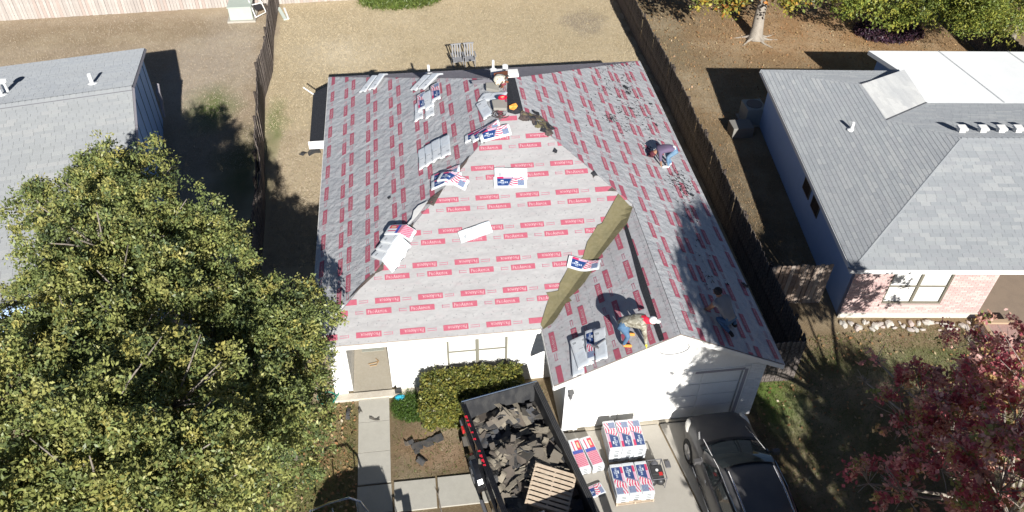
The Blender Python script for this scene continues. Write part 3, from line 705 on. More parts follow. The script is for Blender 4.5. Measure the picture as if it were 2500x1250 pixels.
for q_ in ((WX0, .36, WZ0, WX0+.05, .46, WZ1), (WX1-.05, .36, WZ0, WX1, .46, WZ1), (WX0+.05, .36, WZ1-.05, WX1-.05, .46, WZ1), (WX0+.05, .36, WZ0, WX1-.05, .46, WZ0+.05), ((WX0+WX1)/2-.04, .37, WZ0+.05, (WX0+WX1)/2+.04, .45, WZ1-.05)):
    rbox(rw, *q_)
w2 = rw.build('window', m_wfr, rh, True)
for s_ in (0, 1):
    xa = WX0+.05 if s_ == 0 else (WX0+WX1)/2+.04; xb = (WX0+WX1)/2-.04 if s_ == 0 else WX1-.05
    mb = rbox(MB(), xa, .38, 1.36, xb, .44, 1.40); mb.build('sash_rail', m_wfr, w2, True)
    rbox(MB(), xa, .425, WZ0+.05, xb, .43, 1.36).build('pane', m_blind, w2, True); rbox(MB(), xa, .425, 1.40, xb, .43, WZ1-.05).build('pane', m_blind, w2, True)
rbox(MB(), WX0-.06, .28, WZ0-.08, WX1+.06, .357, WZ0).build('window_sill', m_mort, w2, True)
m_dkglass = mat('dark_glass', (.05, .035, .03), .2)
for ly in (5.0, 3.95):
    f = rbox(MB(), o2-.03, ly, 1.2, o2+.02, ly+.75, 2.15).build('side_window', m_wfr, rh, True); rbox(MB(), o2-.036, ly+.05, 1.25, o2-.031, ly+.7, 2.1).build('pane', m_dkglass, f, True)
rbox(MB(), -.03, -.02, 2.33, 14, .0, 2.49).build('fascia', m_white, rh, True)
rbox(MB(), -.03, 0, 2.33, 0, 11.97, 2.49).build('fascia', m_white, rh, True)
rbox(MB(), 0, 0.02, 2.36, 14, .36, 2.37).build('soffit', m_soff, rh, True); rbox(MB(), 0, .36, 2.36, .37, 11.9, 2.37).build('soffit', m_soff, rh, True)
# porch to the right: recessed wall, floor, brick planter with wooden cap
rwall(BW, .5, BW, 3.4, 0, 2.42, m_mort, 'porch_wall', -.14); rwall(BW, 3.4, 9, 3.4, 0, 2.42, m_mort, 'porch_wall')
m_porch = mat('porch_concrete', (.26, .20, .15), .9, noises=[(3, (.22, .17, .13), .6), (30, (.3, .24, .19), .4)])
rbox(MB(), BW+.02, -2.6, 0, 9.5, 3.39, .07).build('porch_floor', m_porch, rh, True)
rbox(MB(), 6.0, 3.3, 0.07, 6.9, 3.38, 2.1).build('front_door', mat('grey_door', (.3, .3, .32), .5), rh, True)
m_cap = mat('planter_cap', (.42, .30, .2), .8)
pl = MB(); rbox(pl, BW-.1, -1.5, 0, BW+.95, -.25, .34); pln = pl.build('brick_planter', m_mort, rh, True)
cp = MB(); rbox(cp, BW-.16, -.3, .341, BW+1.0, -.14, .42); rbox(cp, BW+.85, -1.56, .341, BW+1.0, -.3, .42); rbox(cp, BW-.16, -1.5, .341, BW-.02, -.3, .38); cp.build('planter_cap', m_cap, rh, True)
rbox(MB(), BW-.01, -1.45, .343, BW+.84, -.31, .352).build('planter_bed', mat('planter_red', (.36, .22, .19), .9, noises=[(20, (.5, .36, .32), .5)]), rh, True)
# roof vents on the back slope, pipe on the left slope
bn = nb2.normalized(); bn = bn if bn.z > 0 else -bn
for px in (2345, 2396, 2441, 2482, 2525):
    p = plane_at(px, 322, bn, bn.dot(RD)); mb = MB(); rot = Matrix.Rotation(-.1165, 3, 'Z')
    mb.box(p+UZ*.17, (.30, .30, .09), rot); mb.box(p+UZ*.06, (.22, .22, .14), rot); mb.build('box_vent', m_white, rh, True, bevel=.015)
p = solve_left(2078, 317); MB().tube([p-UZ*.05, p+UZ*.32], .055, 12).tube([p, p+UZ*.05], [.15, .07], 12).build('vent_pipe', m_pvc, rh, True)
# air conditioner, in the shade beside the left wall
ac = empty('air_conditioner', (13.15, 13.2, 0)); tag(ac, 'grey air conditioning unit in shade beside the rear corner of the right house', 'air conditioner')
MB().box((0, 0, .45), (.85, .85, .8)).build('case', mat('ac_grey', (.3, .33, .32), .5), ac, bevel=.03); MB().tube([(0, 0, .85), (0, 0, .88)], .34, 20).build('fan_grille', m_nail, ac); MB().box((0, 0, .04), (1, 1, .08)).build('pad', m_conc, ac)
ex_box = MB().box((12.35, 12.3, .25), (.9, .7, .5)).build('storage_box', mat('box_grey', (.22, .21, .19), .8), None, bevel=.02)
tag(ex_box, 'low dull grey box on the ground next to the air conditioning unit', 'box')

# ------------------------------------------------------------------ house on the left
lh = empty('gabled_house', (-13, 9, 0)); tag(lh, 'house on the left with pale grey shingle gable roof and end wall coloured with blue shade', 'house')
th = R(10.5); lx = Vector((math.cos(th), math.sin(th), 0)); ly = Vector((-math.sin(th), math.cos(th), 0))
LA = at(322, 213, 4.55)                       # ridge end
LS = .25
lP = lambda u, v, dz=0: LA+lx*u+ly*v+UZ*(-abs(v)*LS+dz)
pb_, pf_ = 5.45, -7.6
dk = MB(); dk.slab([lP(0, 0, -.004), lP(0, pb_, -.004), lP(-18, pb_, -.004), lP(-18, 0, -.004)], .14); dk.slab([lP(0, 0, -.004), lP(-18, 0, -.004), lP(-18, pf_, -.004), lP(0, pf_, -.004)], .14)
dk.build('roof', m_shbase, lh, True)
m_shingle2 = attr_mat('light_grey_shingle', .9, [(40, (.22, .225, .23), .35), (.7, (.24, .25, .26), .5)], bump=.5, bscale=90, drough=1)
sc2 = pal([(.265, .275, .28), (.255, .265, .27), (.28, .29, .29), (.245, .255, .26), (.29, .295, .295)])
sc3 = pal([(.245, .26, .28), (.26, .275, .29), (.23, .245, .265)])  # back slope: darker, bluer copy for the side turned from the sun
Vf = (ly+UZ*LS).normalized(); kf = math.hypot(1, LS)
shingle_plane(lh, lP(0, pf_), -lx, -Vf, [(0, 0), (9, 0), (9, pf_*kf), (0, pf_*kf)], sc2, m_shingle2, 0) if False else None
Of = lP(-10, pf_); shingle_plane(lh, Of, lx, Vf, [(0, 0), (10, 0), (10, -pf_*kf), (0, -pf_*kf)], sc2, m_shingle2, 240, wid=.32)
Vb = (-ly+UZ*LS).normalized(); Ob = lP(0, pb_); shingle_plane(lh, Ob, -lx, Vb, [(0, 0), (10, 0), (10, pb_*kf), (0, pb_*kf)], sc3, m_shingle2, 50, wid=.32)
cap_row(lh, lP(0, 0, .02), lP(-10, 0, .02), w_=.2, cset=sc2)
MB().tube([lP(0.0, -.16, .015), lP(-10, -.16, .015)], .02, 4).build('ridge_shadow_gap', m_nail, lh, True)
ww = -.13
wl = MB(); wl.slab([lP(ww, 0, -.15), lP(ww, pf_+.4, -.15)] + [LA+lx*ww+ly*(pf_+.4)+UZ*(-LA.z), LA+lx*ww+ly*(pb_-.4)+UZ*(-LA.z)]+[lP(ww, pb_-.4, -.15)], .15, 0, -lx)
wl.build('end_wall', mat('blue_siding', (.36, .55, .80), .7, noises=[(4, (.33, .51, .76), .5)]), lh, True)  # end wall siding tinted with the blue of its shade
# lap seams on the end wall, roof-edge boards, a curling strip of loose trim
for v in np.arange(pf_+.9, pb_-.5, 1.22):
    a = LA+lx*(ww+.012)+ly*v; ztop = LA.z-abs(v)*LS-.2
    MB().box2((0, 0, 0), (0, 0, 0)); MB().tube([Vector((a.x, a.y, 0)), Vector((a.x, a.y, ztop))], .012, 4).build('panel_seam', mat('seam', (.18, .24, .28), .8) if 'seam' not in D.materials else D.materials['seam'], lh, True)
for q_ in (pb_, pf_):
    MB().tube([lP(0.012, 0, -.07), lP(.012, q_, -.07)], .06, 4).build('rake_board', m_trim, lh, True)
MB().slab([LA+lx*(ww-.15)+ly*(pf_+.4)+UZ*(-2.7), LA+lx*(-18)+ly*(pf_+.4)+UZ*(-2.7), LA+lx*(-18)+ly*(pf_+.55)+UZ*(-2.7), LA+lx*(ww-.15)+ly*(pf_+.55)+UZ*(-2.7)], LA.z-2.71).build('front_wall', m_shadeblue, lh, True)
MB().slab([LA+lx*(ww-.15)+ly*(pb_-.55)+UZ*(-2.6), LA+lx*(-18)+ly*(pb_-.55)+UZ*(-2.6), LA+lx*(-18)+ly*(pb_-.4)+UZ*(-2.6), LA+lx*(ww-.15)+ly*(pb_-.4)+UZ*(-2.6)], LA.z-2.61).build('back_wall', m_shadeblue, lh, True)
tp = [at(385, 205, 2.6), at(386, 225, 2.4), at(394, 245, 2.0), at(396, 262, 1.7), at(402, 285, 1.3)]
MB().tube(tp, [.05, .09, .07, .06, .04], 6).build('loose_trim', m_trim, lh, True)
def lroof(px, py):
    n_ = ly*LS+UZ; return plane_at(px, py, n_, n_.dot(LA))
for px, py, h in ((226, 206, .42), (4, 234, .42)):
    p = lroof(px, py); MB().tube([p-UZ*.05, p+UZ*h], .065, 12).tube([p, p+UZ*.04], [.2, .09], 12).build('vent_pipe', m_pvc, lh, True)
p = lroof(17, 224); MB().tube([p-UZ*.05, p+UZ*.42], .085, 12).tube([p+UZ*.40, p+UZ*.47, p+UZ*.5], [.16, .16, .05], 12).build('capped_vent', m_pvc, lh, True)

# ------------------------------------------------------------------ fences, plank by plank
m_oldwood = attr_mat('old_fence_wood', .9, [(9, (.36, .31, .28), .35, 6), (40, (.25, .22, .2), .35)], bump=.4)
m_rail = mat('fence_rail', (.28, .23, .2), .9, noises=[(10, (.2, .16, .14), .5)])
m_raild = mat('dark_fence_rail', (.06, .047, .04), .9)  # rails darkened in colour like the shaded pickets
fpal = pal([(.43, .39, .355), (.46, .42, .385), (.39, .35, .32), (.49, .45, .41), (.42, .34, .30)])
fshade = pal([(.04, .03, .026), (.05, .039, .034), (.034, .026, .022), (.058, .045, .038)])  # fence wood darkened far past its own tone to stand for shade
fmid = pal([(.10, .08, .07), (.13, .105, .09), (.085, .068, .058)])  # milder shade darkening in the colour, for the face turned from the sun
fbr = pal([(.24, .17, .12), (.30, .23, .18), (.18, .12, .085), (.34, .28, .23)])
def picket_mesh(w_, h, th_, ci):
    mb = MB(); x = w_/2; c = .03
    o_ = [(-x, 0), (x, 0), (x, h-c), (x-c, h), (-x+c, h), (-x, h-c)]
    top = [(p[0], -th_/2, p[1]) for p in o_]; bot = [(p[0], th_/2, p[1]) for p in o_]
    mb.add(top+bot, [tuple(range(6)), tuple(range(11, 5, -1))]+[(i, i+6, (i+1) % 6+6, (i+1) % 6) for i in range(6)])
    me = mb.mesh('picket', m_oldwood); attr_col(me, PAL[ci]); return me
def fence(label, pts, cols, h=1.8, w_=.14, side=1, group=None, name='picket_fence', lean=.03, posts=2.4):
    root = empty(name, (*pts[0], 0)); tag(root, label, 'fence', group)
    ms = [picket_mesh(w_, h, .02, c) for c in cols]; off = Vector((*pts[0], 0)); r = random.Random(len(label)); n = 0
    for i in range(len(pts)-1):
        p, q = Vector((*pts[i], 0)), Vector((*pts[i+1], 0)); d = q-p; L = d.length; d.normalize(); an = math.atan2(d.y, d.x); nn = Vector((-d.y, d.x, 0))*side
        k = int(L/(w_+.008))
        for j in range(k):
            if n >= 300: break
            P_ = p+d*((j+.5)*L/k)+nn*(.045+r.uniform(-.006, .006)); ln = noise.noise(Vector((P_.x*.5, P_.y*.5, 3)))*lean
            inst(r.choice(ms), 'picket', root, P_-off+UZ*r.uniform(-.03, .02), (ln+r.uniform(-.012, .012), r.uniform(-.01, .01), an), (1, 1, 1+r.uniform(-.015, .015))); n += 1
        for zz in (.35, .95, 1.5):
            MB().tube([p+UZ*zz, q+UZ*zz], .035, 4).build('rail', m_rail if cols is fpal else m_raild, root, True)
        for j in range(int(L/posts)+1):
            P_ = p+d*min(L-.05, j*posts)-nn*.03; MB().box(P_+UZ*(h/2), (.09, .09, h)).build('post', m_rail if cols is fpal else m_raild, root, True)
    return root
fence('weathered pale wood fence running along the far edge of the left and middle back yards', [(-23.5, 25.92), (-16, 26.22), (-10.2, 26.48), (-4.0, 26.68), (2, 26.9), (9.6, 27.1)], fpal, w_=.145, side=-1, lean=.04)
fence('leaning dark wood fence between the left back yard and the middle one', [(-8.08, 26.4), (-8.05, 22.8), (-7.82, 19.5), (-7.98, 17.2), (-7.62, 13), (-7.22, 9), (-7.05, 5.0), (-6.95, 1.2)], fmid, w_=.145, side=1, lean=.12)
fence('long dark wood fence in shade running right beside the re-roofed house', [(9.92, 26.9), (9.90, 20), (9.95, 15), (9.86, 10), (9.72, 5), (9.66, .3), (9.62, -.7)], fshade, w_=.14, side=-1, lean=.03)
fence('short sunlit fence with pale plank tops joining the long fence to the right house', [(9.72, 2.52), (11.75, 2.36)], fbr, side=-1, lean=.08)
fence('short brown gate fence at the front right corner of the re-roofed house', [(7.9, -.66), (9.6, -.72)], fshade, side=-1, name='gate_fence')
fence('dark fence in deep shade at the upper right edge of the view', [(26.9, 28), (26.75, 22), (26.5, 15.2), (26.2, 8)], fshade, side=-1)

# ------------------------------------------------------------------ foliage
m_leaf = leaf_mat('oak_leaf'); m_leaf2 = leaf_mat('red_leaf', trans=.45); m_bark = mat('bark', (.26, .225, .19), .95, noises=[(12, (.16, .135, .11), .6, 6, (1, 1, .3))], bump=.6, bscale=25)
m_palebark = mat('pale_bark', (.30, .265, .225), .9, noises=[(6, (.2, .17, .14), .6, 6, (1, 1, .3)), (20, (.4, .36, .3), .4)], bump=.6, bscale=20)
def leaves_at(cent, nrm, n_per, spread, size, palette, name, material, parent, weights=None, up=.5, lim=None, kind='stuff', elong=1.9):
    """sprigs of leaf-sized faces: cent (N,3), nrm outward dirs"""
    N = len(cent); T = N*n_per
    c = np.repeat(cent, n_per, 0); d = np.repeat(nrm, n_per, 0)
    off = rng.normal(size=(T, 3))*spread*np.array([1, 1, .8]); along = rng.random((T, 1))*spread*1.6
    c = c+off+d*along
    a = rng.normal(size=(T, 3))+d*.8; a /= np.linalg.norm(a, axis=1, keepdims=True)
    nn = rng.normal(size=(T, 3))+np.array([0, 0, up*2.4]); b = np.cross(nn, a); b /= np.linalg.norm(b, axis=1, keepdims=True)+1e-9
    s_ = size*(.6+.8*rng.random((T, 1)))
    v0 = c-a*s_*.5; v1 = c+b*s_*.5/elong; v2 = c+a*s_*.55; v3 = c-b*s_*.5/elong
    V = np.stack([v0, v1, v2, v3], 1).reshape(-1, 3); Fc = np.arange(T*4).reshape(-1, 4)
    pc = np.array(palette); w_ = weights if weights is not None else None
    sp = rng.choice(len(pc), N, p=w_); base = pc[np.repeat(sp, n_per)]
    cols = base*(.7+.6*rng.random((T, 1)))
    if name is None: return V, Fc, cols
    return palette_mesh(name, V, Fc, np.clip(cols, 0, 1), material, parent, kind=kind)
def crown_points(lobes, dens, low=-.35, noise_s=.9, thr=-.05, fill=.25, clump=.42):
    """sprig positions: each lobe carries rounded clumps with gaps between them, plus stray shoots and some inner leaves"""
    cs, ns = [], []
    for (c, r) in lobes:
        c = np.array(c); r = np.array(r if hasattr(r, '__len__') else (r, r, r*.8)); area = (r[0]*r[1]+r[1]*r[2]+r[0]*r[2])/3*4*math.pi
        nc = max(5, int(area/(clump*clump*2.2))); tot = int(area*dens*.62)
        for _ in range(nc):
            d = rng.normal(size=3); d /= np.linalg.norm(d)
            if d[2] < low: continue
            q = c+d*r*(.72+.34*rng.random())
            if noise.noise(Vector(q)*noise_s)+.3*rng.normal()*.5 < thr-.12: continue
            k = max(4, int(tot/nc)); cr = clump*(.55+.8*rng.random())
            e = rng.normal(size=(k, 3)); e /= np.linalg.norm(e, axis=1, keepdims=True); e = e+d*.75+np.array([0, 0, .35]); e /= np.linalg.norm(e, axis=1, keepdims=True)
            rad = 1-np.abs(rng.normal(size=(k, 1)))*.22; st = rng.random(k) < .08; rad[st] *= 1.5
            cs.append(q+e*cr*rad*np.array([1, 1, .85])); ns.append(e)
        k = int(tot*fill); e = rng.normal(size=(k, 3)); e /= np.linalg.norm(e, axis=1, keepdims=True)
        cs.append(c+e*r*(.35+.45*rng.random((k, 1)))); ns.append(e)
    return np.concatenate(cs), np.concatenate(ns)
def trunk(root, base, top, r0, r1, material, branches=(), name='trunk', flare=1.5):
    base = Vector(base); top = Vector(top); mb = MB(); n = 7; pts, rs = [], []
    for i in range(n):
        t = i/(n-1); p = base.lerp(top, t)+Vector((noise.noise(Vector((i*.7, 1, base.x)))*.12, noise.noise(Vector((i*.7, 9, base.y)))*.12, 0))*min(1, t*2)
        pts.append(p); rs.append(r0*(flare if i == 0 else 1.12 if i == 1 else 1)*(1-t)+r1*t)
    pts.insert(1, base.lerp(top, .05)); rs.insert(1, r0*1.25)
    mb.tube(pts, rs, 12); mb.build(name, material, root, True, smooth=True)
    br = MB()
    for b_ in branches:
        s_, e_, ra, rb = Vector(b_[0]), Vector(b_[1]), b_[2], b_[3]; mid = (s_+e_)/2+Vector((random.uniform(-.2, .2), random.uniform(-.2, .2), .15))*(s_-e_).length*.2
        br.tube([s_, mid, e_], [ra, (ra+rb)/2, rb], 7)
    if br.f: br.build('limb', material, root, True, smooth=True)['kind'] = 'stuff'
V_ = lambda p: tuple(p)
oakpal = [(.26, .275, .085), (.19, .225, .075), (.135, .17, .06), (.32, .315, .105), (.34, .31, .09), (.10, .135, .055)]
def oak(label, base, lobes, dens, group='live oaks in front of the left house', pale=oakpal, wts=(.24, .26, .18, .16, .07, .09), npl=30, size=.084, spread=.075, thr=-.02):
    root = empty('oak_tree', (*base, 0)); tag(root, label, 'tree', group)
    cs, ns = crown_points(lobes, dens, thr=thr)
    leaves_at(cs, ns, npl, spread, size, pale, 'crown', m_leaf, root, weights=wts)
    zc = sum(l_[0][2] for l_ in lobes)/len(lobes)
    cx = sum(l_[0][0] for l_ in lobes)/len(lobes); cy = sum(l_[0][1] for l_ in lobes)/len(lobes)
    fork = Vector((base[0]*.7+cx*.3, base[1]*.7+cy*.3, zc*.45))
    brs = [(fork, Vector(l_[0])*1.0, .10, .03) for l_ in lobes]
    for l_ in lobes:
        for k in range(8):
            e_ = Vector(l_[0])+Vector((random.uniform(-1.1, 1.1), random.uniform(-1.1, 1.1), random.uniform(0, 1.1)))*(l_[1] if not hasattr(l_[1], '__len__') else l_[1][0])*.75
            brs.append((Vector(l_[0]), e_, .03, .01))
    trunk(root, (*base, 0), fork, .24, .13, m_bark, brs); return root
L = lambda px, py, z, r, rz=None: (V_(at(px, py, z)), (r, r, rz or r*.75))
oak('large live oak nearest the left house, its crown reaching over the grey roof', (-8.8, .6), [
    L(300, 455, 6.6, 1.0), L(200, 490, 6.2, 1.05), L(330, 400, 6.6, .5), L(240, 420, 6.3, .5), L(130, 540, 5.9, .85), L(250, 610, 6.8, 1.6), L(390, 590, 6.3, 1.3), L(460, 590, 5.8, 1.1), L(360, 480, 6.4, .9), L(175, 660, 6.0, .95),
    L(470, 680, 5.7, 1.15), L(300, 720, 6.6, 1.3), L(180, 760, 6.2, 1.2), L(40, 800, 5.2, .95)], 56)
oak('live oak in the lower left corner with yellow-green shoots', (-9.0, -4.2), [
    L(60, 900, 6.4, 1.3), L(200, 900, 6.8, 1.35), L(330, 860, 6.6, 1.2), L(90, 1050, 6.6, 1.4), L(260, 1040, 7.2, 1.5), L(420, 1000, 6.6, 1.3), L(60, 1190, 6.8, 1.4), L(230, 1190, 7.4, 1.4), L(400, 1150, 6.9, 1.3), L(520, 1210, 5.9, 1.1), L(340, 1290, 6.6, 1.3), L(120, 1320, 6.6, 1.4)],
    56, wts=(.26, .22, .12, .22, .12, .06))
oak('live oak touching the front left corner of the re-roofed house', (-5.6, -1.7), [
    L(560, 740, 4.8, 1.0), L(640, 780, 4.8, 1.05), L(710, 790, 4.5, .85), L(728, 860, 4.0, .7), L(600, 880, 4.8, 1.2), L(705, 930, 4.0, .9), L(520, 840, 5.2, 1.0), L(560, 1010, 4.9, 1.25), L(680, 1050, 3.8, .95), L(640, 1150, 3.2, .95), L(728, 960, 3.0, .7), L(540, 1120, 4.6, 1.0)],
    58, wts=(.20, .30, .24, .12, .03, .11))
# red-leaved tree on the lower right, thin crown
redpal = [(.52, .13, .16), (.62, .27, .26), (.66, .38, .29), (.42, .10, .12), (.54, .38, .17), (.28, .30, .10), (.70, .43, .38), (.30, .16, .14)]
rt = empty('red_leaved_tree', (11.4, -7.6, 0)); tag(rt, 'tree with thinning red and orange autumn leaves on the lower right lawn', 'tree')
lob = [L(2140, 880, 3.2, .32), L(2110, 930, 3.4, .25), L(2250, 960, 4.0, .6), L(2370, 840, 3.2, .6), L(2450, 860, 3.6, .9), L(2480, 960, 4.6, 1.2), L(2400, 1000, 4.8, 1.1), L(2330, 1060, 4.8, .9), L(2200, 1020, 4.0, .6), L(2460, 1080, 5.2, 1.2), L(2300, 1150, 5.0, .9),
       L(2120, 1180, 4.2, .38), L(2210, 1210, 4.6, .6), L(2440, 1200, 5.6, 1.1), L(2560, 1000, 5.8, 1.5), L(2560, 1200, 6.2, 1.5)]
cs, ns = crown_points(lob, 15, low=-.7, noise_s=1.6, thr=.2, fill=.04, clump=.21)
leaves_at(cs, ns, 13, .065, .10, redpal, 'crown', m_leaf2, rt, weights=(.17, .18, .14, .13, .10, .09, .10, .09), elong=1.4)
hub = Vector((11.3, -7.4, 3.0)); br = []
for c_, r_ in lob:
    br.append((hub, Vector(c_), .055, .02))
    for k in range(16):
        e_ = Vector(c_)+Vector((random.uniform(-1, 1), random.uniform(-1, 1), random.uniform(-.3, 1.1)))*r_[0]; br.append((Vector(c_), e_, .013, .005))
trunk(rt, (11.4, -7.6, 0), hub, .2, .12, m_palebark, br)
# taller oak across the walk, out of view below the picture: it dapples the garage, the car and the lawn
so_ = empty('shade_tree', (9.6, -13.5, 0)); tag(so_, 'leafy tree beyond the lower right edge dappling the garage and lawn with shade', 'tree')
cs, ns = crown_points([((8.2, -11.4, 6.0), (1.1, 1.0, .8)), ((7.2, -10.9, 6.4), (.9, .9, .7)), ((8.5, -11, 6.9), (1.0, 1.0, .8)), ((8.4, -12.7, 5.5), (1.1, 1.1, .8)), ((7.6, -12.2, 4.7), (.9, .9, .7)),
    ((8.9, -10.8, 10), (.9, .9, .7)), ((8.3, -11.9, 10), (1.0, .9, .8)), ((8.9, -13.2, 10), (1.1, 1.1, .8)), ((9.6, -11.6, 10), (.9, .9, .7)), ((9.8, -13.4, 10), (1.0, 1.0, .8)), ((9.3, -14.8, 10), (1.2, 1.1, .9)), ((8.2, -14, 9.6), (.8, .8, .7)),
    ((11.9, -14.3, 6), (1.3, 1.3, 1)), ((9.0, -14.9, 4.8), (1.0, 1.0, .8)), ((13.0, -13.6, 6), (1.3, 1.2, 1)), ((9.2, -16.4, 4.6), (1.3, 1.1, .9)), ((11.2, -16.6, 5.2), (1.5, 1.2, 1)), ((13.2, -15.6, 6), (1.4, 1.3, 1)), ((12.4, -17.6, 5), (1.4, 1.2, 1)), ((10.3, -18.3, 6.2), (1.5, 1.3, 1))], 44, low=-1, thr=-.3, fill=.3)
leaves_at(cs, ns, 12, .13, .17, oakpal, 'crown', m_leaf, so_)
trunk(so_, (9.8, -13.5, 0), (9.8, -12.8, 4.6), .28, .16, m_bark, [((9.8, -12.8, 4.6), (8.2, -11.6, 6.0), .1, .03), ((9.8, -12.8, 4.6), (9.2, -12.4, 9.6), .13, .04), ((9.8, -12.8, 4.6), (12.2, -14.5, 5.8), .1, .03), ((9.8, -12.8, 4.6), (10.6, -17, 5.4), .1, .03)])
# yard trees at the upper right
ypal = [(.34, .28, .05), (.42, .24, .045), (.25, .26, .055), (.17, .20, .05), (.46, .19, .05)]
yt = empty('autumn_tree', (15.95, 20.35, 0)); tag(yt, 'tree with thick pale trunk and yellow and orange leaves in the right back yard', 'tree')
cs, ns = crown_points([((13.0, 19.0, 3.1), (1.0, .6, .5)), ((14.4, 19.2, 3.3), (.9, .6, .5)), ((17.0, 19.0, 3.1), (1.1, .6, .5)), ((16.0, 20.4, 3.9), (1.2, .8, .6)), ((15.5, 23, 5), (3, 2.5, 1.8)), ((12.6, 22.2, 4.4), (1.6, 1.4, 1.1)), ((18.5, 23.4, 4.6), (1.8, 1.6, 1.2))], 26, low=-.8, thr=-.05)
leaves_at(cs, ns, 15, .16, .17, ypal, 'crown', m_leaf, yt, weights=(.3, .18, .22, .2, .1), elong=1.5)
trunk(yt, (15.95, 20.35, 0), (16.05, 20.9, 3.4), .27, .22, m_palebark, [((16.05, 20.9, 3.4), (14.3, 20.8, 3.9), .12, .04), ((16.05, 20.9, 3.4), (18, 21.6, 4), .12, .04), ((16.05, 20.9, 3.4), (15.5, 23, 5.6), .16, .05)], flare=1.9)
rts = MB()
for a_ in (-.3, .2, .9, -1.2, 2.8, 3.6):
    rts.tube([(15.95+.25*math.cos(a_), 20.3+.25*math.sin(a_), .12), (15.95+.6*math.cos(a_), 20.3+.6*math.sin(a_), .03), (15.95+1.15*math.cos(a_+.15), 20.3+1.15*math.sin(a_+.15), -.02)], [.1, .05, .02], 6)
rts.build('root', m_palebark, yt, True)['kind'] = 'stuff'
gt = empty('green_tree', (23.0, 20.9, 0)); tag(gt, 'small yellow-green tree growing out of the purple ground cover', 'tree')
cs, ns = crown_points([((21.6, 18.5, 2.2), (.9, .6, .5)), ((22.8, 18.0, 2.3), (1.0, .6, .5)), ((20.2, 19.2, 2.2), (.9, .6, .5)), ((22.2, 20.4, 2.9), (1.3, .9, .7)), ((24.8, 22.2, 2.6), (1.1, .9, .7)), ((23, 23, 3.4), (2, 1.2, 1))], 30, low=-.8)
gpal = [(.27, .29, .055), (.19, .24, .05), (.33, .32, .06), (.14, .18, .04)]
leaves_at(cs, ns, 16, .13, .14, gpal, 'crown', m_leaf, gt, elong=1.8)
trunk(gt, (23.0, 20.9, 0), (23.05, 21.3, 2.4), .17, .11, m_palebark, [((23.05, 21.3, 2.4), (22, 21.6, 2.9), .06, .02), ((23.05, 21.3, 2.4), (24.3, 21.8, 3), .06, .02)])
wt = empty('drooping_tree', (28.6, 18.5, 0)); tag(wt, 'bright green drooping tree hanging over the upper right corner', 'tree')
cs, ns = crown_points([(V_(at(2330, 10, 3.2)), (1.0, .9, .8)), (V_(at(2400, 25, 3.4)), (1.1, 1.0, .9)), (V_(at(2470, 20, 3.6)), (1.2, 1.0, 1.0)), (V_(at(2380, -50, 4)), (1.8, 1.3, 1.2)), (V_(at(2520, -20, 4)), (1.6, 1.4, 1.2))], 40, low=-.9)
leaves_at(cs, ns, 18, .15, .13, gpal, 'crown', m_leaf, wt, elong=3)
trunk(wt, (28.6, 18.5, 0), (28.2, 18.2, 3.4), .16, .1, m_bark, [((28.2, 18.2, 3.4), at(2400, 0, 3.4), .06, .02)])
# purple ground cover, hedge, small plants, tufts
def low_plants(name, label, cat, cent, rad, hgt, n, palette, size, kind=None, elong=3, structure=None, zc=0):
    root = None
    a = rng.random(n)*2*math.pi; r = np.sqrt(rng.random(n)); P = np.stack([cent[0]+rad[0]*r*np.cos(a), cent[1]+rad[1]*r*np.sin(a), zc+hgt*(1-r**3)*rng.random(n)**.5], 1)
    d = np.tile(np.array([[0, 0, 1.]]), (n, 1))
    o = leaves_at(P, d, 6, size*.5, size, palette, name, m_leaf, None, up=.25, elong=elong, kind=kind); tag(o, label, cat); return o
o = low_plants('ground_cover', 'dark purple ground cover in a round bed under the small green tree', 'plants', (23.0, 20.3), (1.75, 1.15), .35, 1500, [(.06, .03, .055), (.09, .045, .07), (.045, .035, .04), (.11, .05, .06)], .16, kind='stuff')
low_plants('tall_grass', 'green clump of tall grass at the top edge of the middle yard', 'grass', (-1.7, 26.2), (2.1, 1.0), .5, 1600, [(.12, .17, .035), (.16, .2, .05), (.09, .13, .03)], .2, kind='stuff', elong=5)
low_plants('grass_patch', 'small bright green grass patch by the walk beside the stoop', 'grass', (-2.05, -.38), (.62, .6), .12, 1400, [(.07, .13, .025), (.10, .16, .03), (.055, .10, .02)], .07, kind='stuff', elong=5)
hd = empty('clipped_hedge', (-.4, -.5, 0)); tag(hd, 'clipped green hedge under the front window of the white house', 'hedge')
hp, hn = [], []
boxes = [((-1.62, 1.08), (-.86, -.06), 1.10), ((-1.68, -.45), (-1.32, -.66), 1.02)]
def hz(x, y):
    for (x0, x1), (y0, y1), h in boxes:
        if x0 < x < x1 and y0 < y < y1: return h
    return 0
for (x0, x1), (y0, y1), h in boxes:
    n = int((x1-x0)*(y1-y0)*260)
    for _ in range(n):
        x, y = random.uniform(x0, x1), random.uniform(y0, y1); e_ = min(x-x0, x1-x, y-y0 if h < 1 else 9, 9); hp.append((x, y, h-.12*max(0, .25-e_)/.25+noise.noise(Vector((x*3, y*3, 0)))*.07)); hn.append((0, 0, 1))
    for _ in range(int((x1-x0+(y1-y0)*2)*h*200)):
        t = random.random()*(x1-x0+2*(y1-y0)); z = random.uniform(.12, h)
        bl = .06*noise.noise(Vector((t*2, z*2, h)))
        if t < x1-x0: hp.append((x0+t, y0-bl, z)); hn.append((0, -1, .2))
        elif t < x1-x0+y1-y0: hp.append((x0-bl, y0+t-(x1-x0), z)); hn.append((-1, 0, .2))
        else: hp.append((x1+bl, y0+t-(x1-x0)-(y1-y0), z)); hn.append((1, 0, .2))
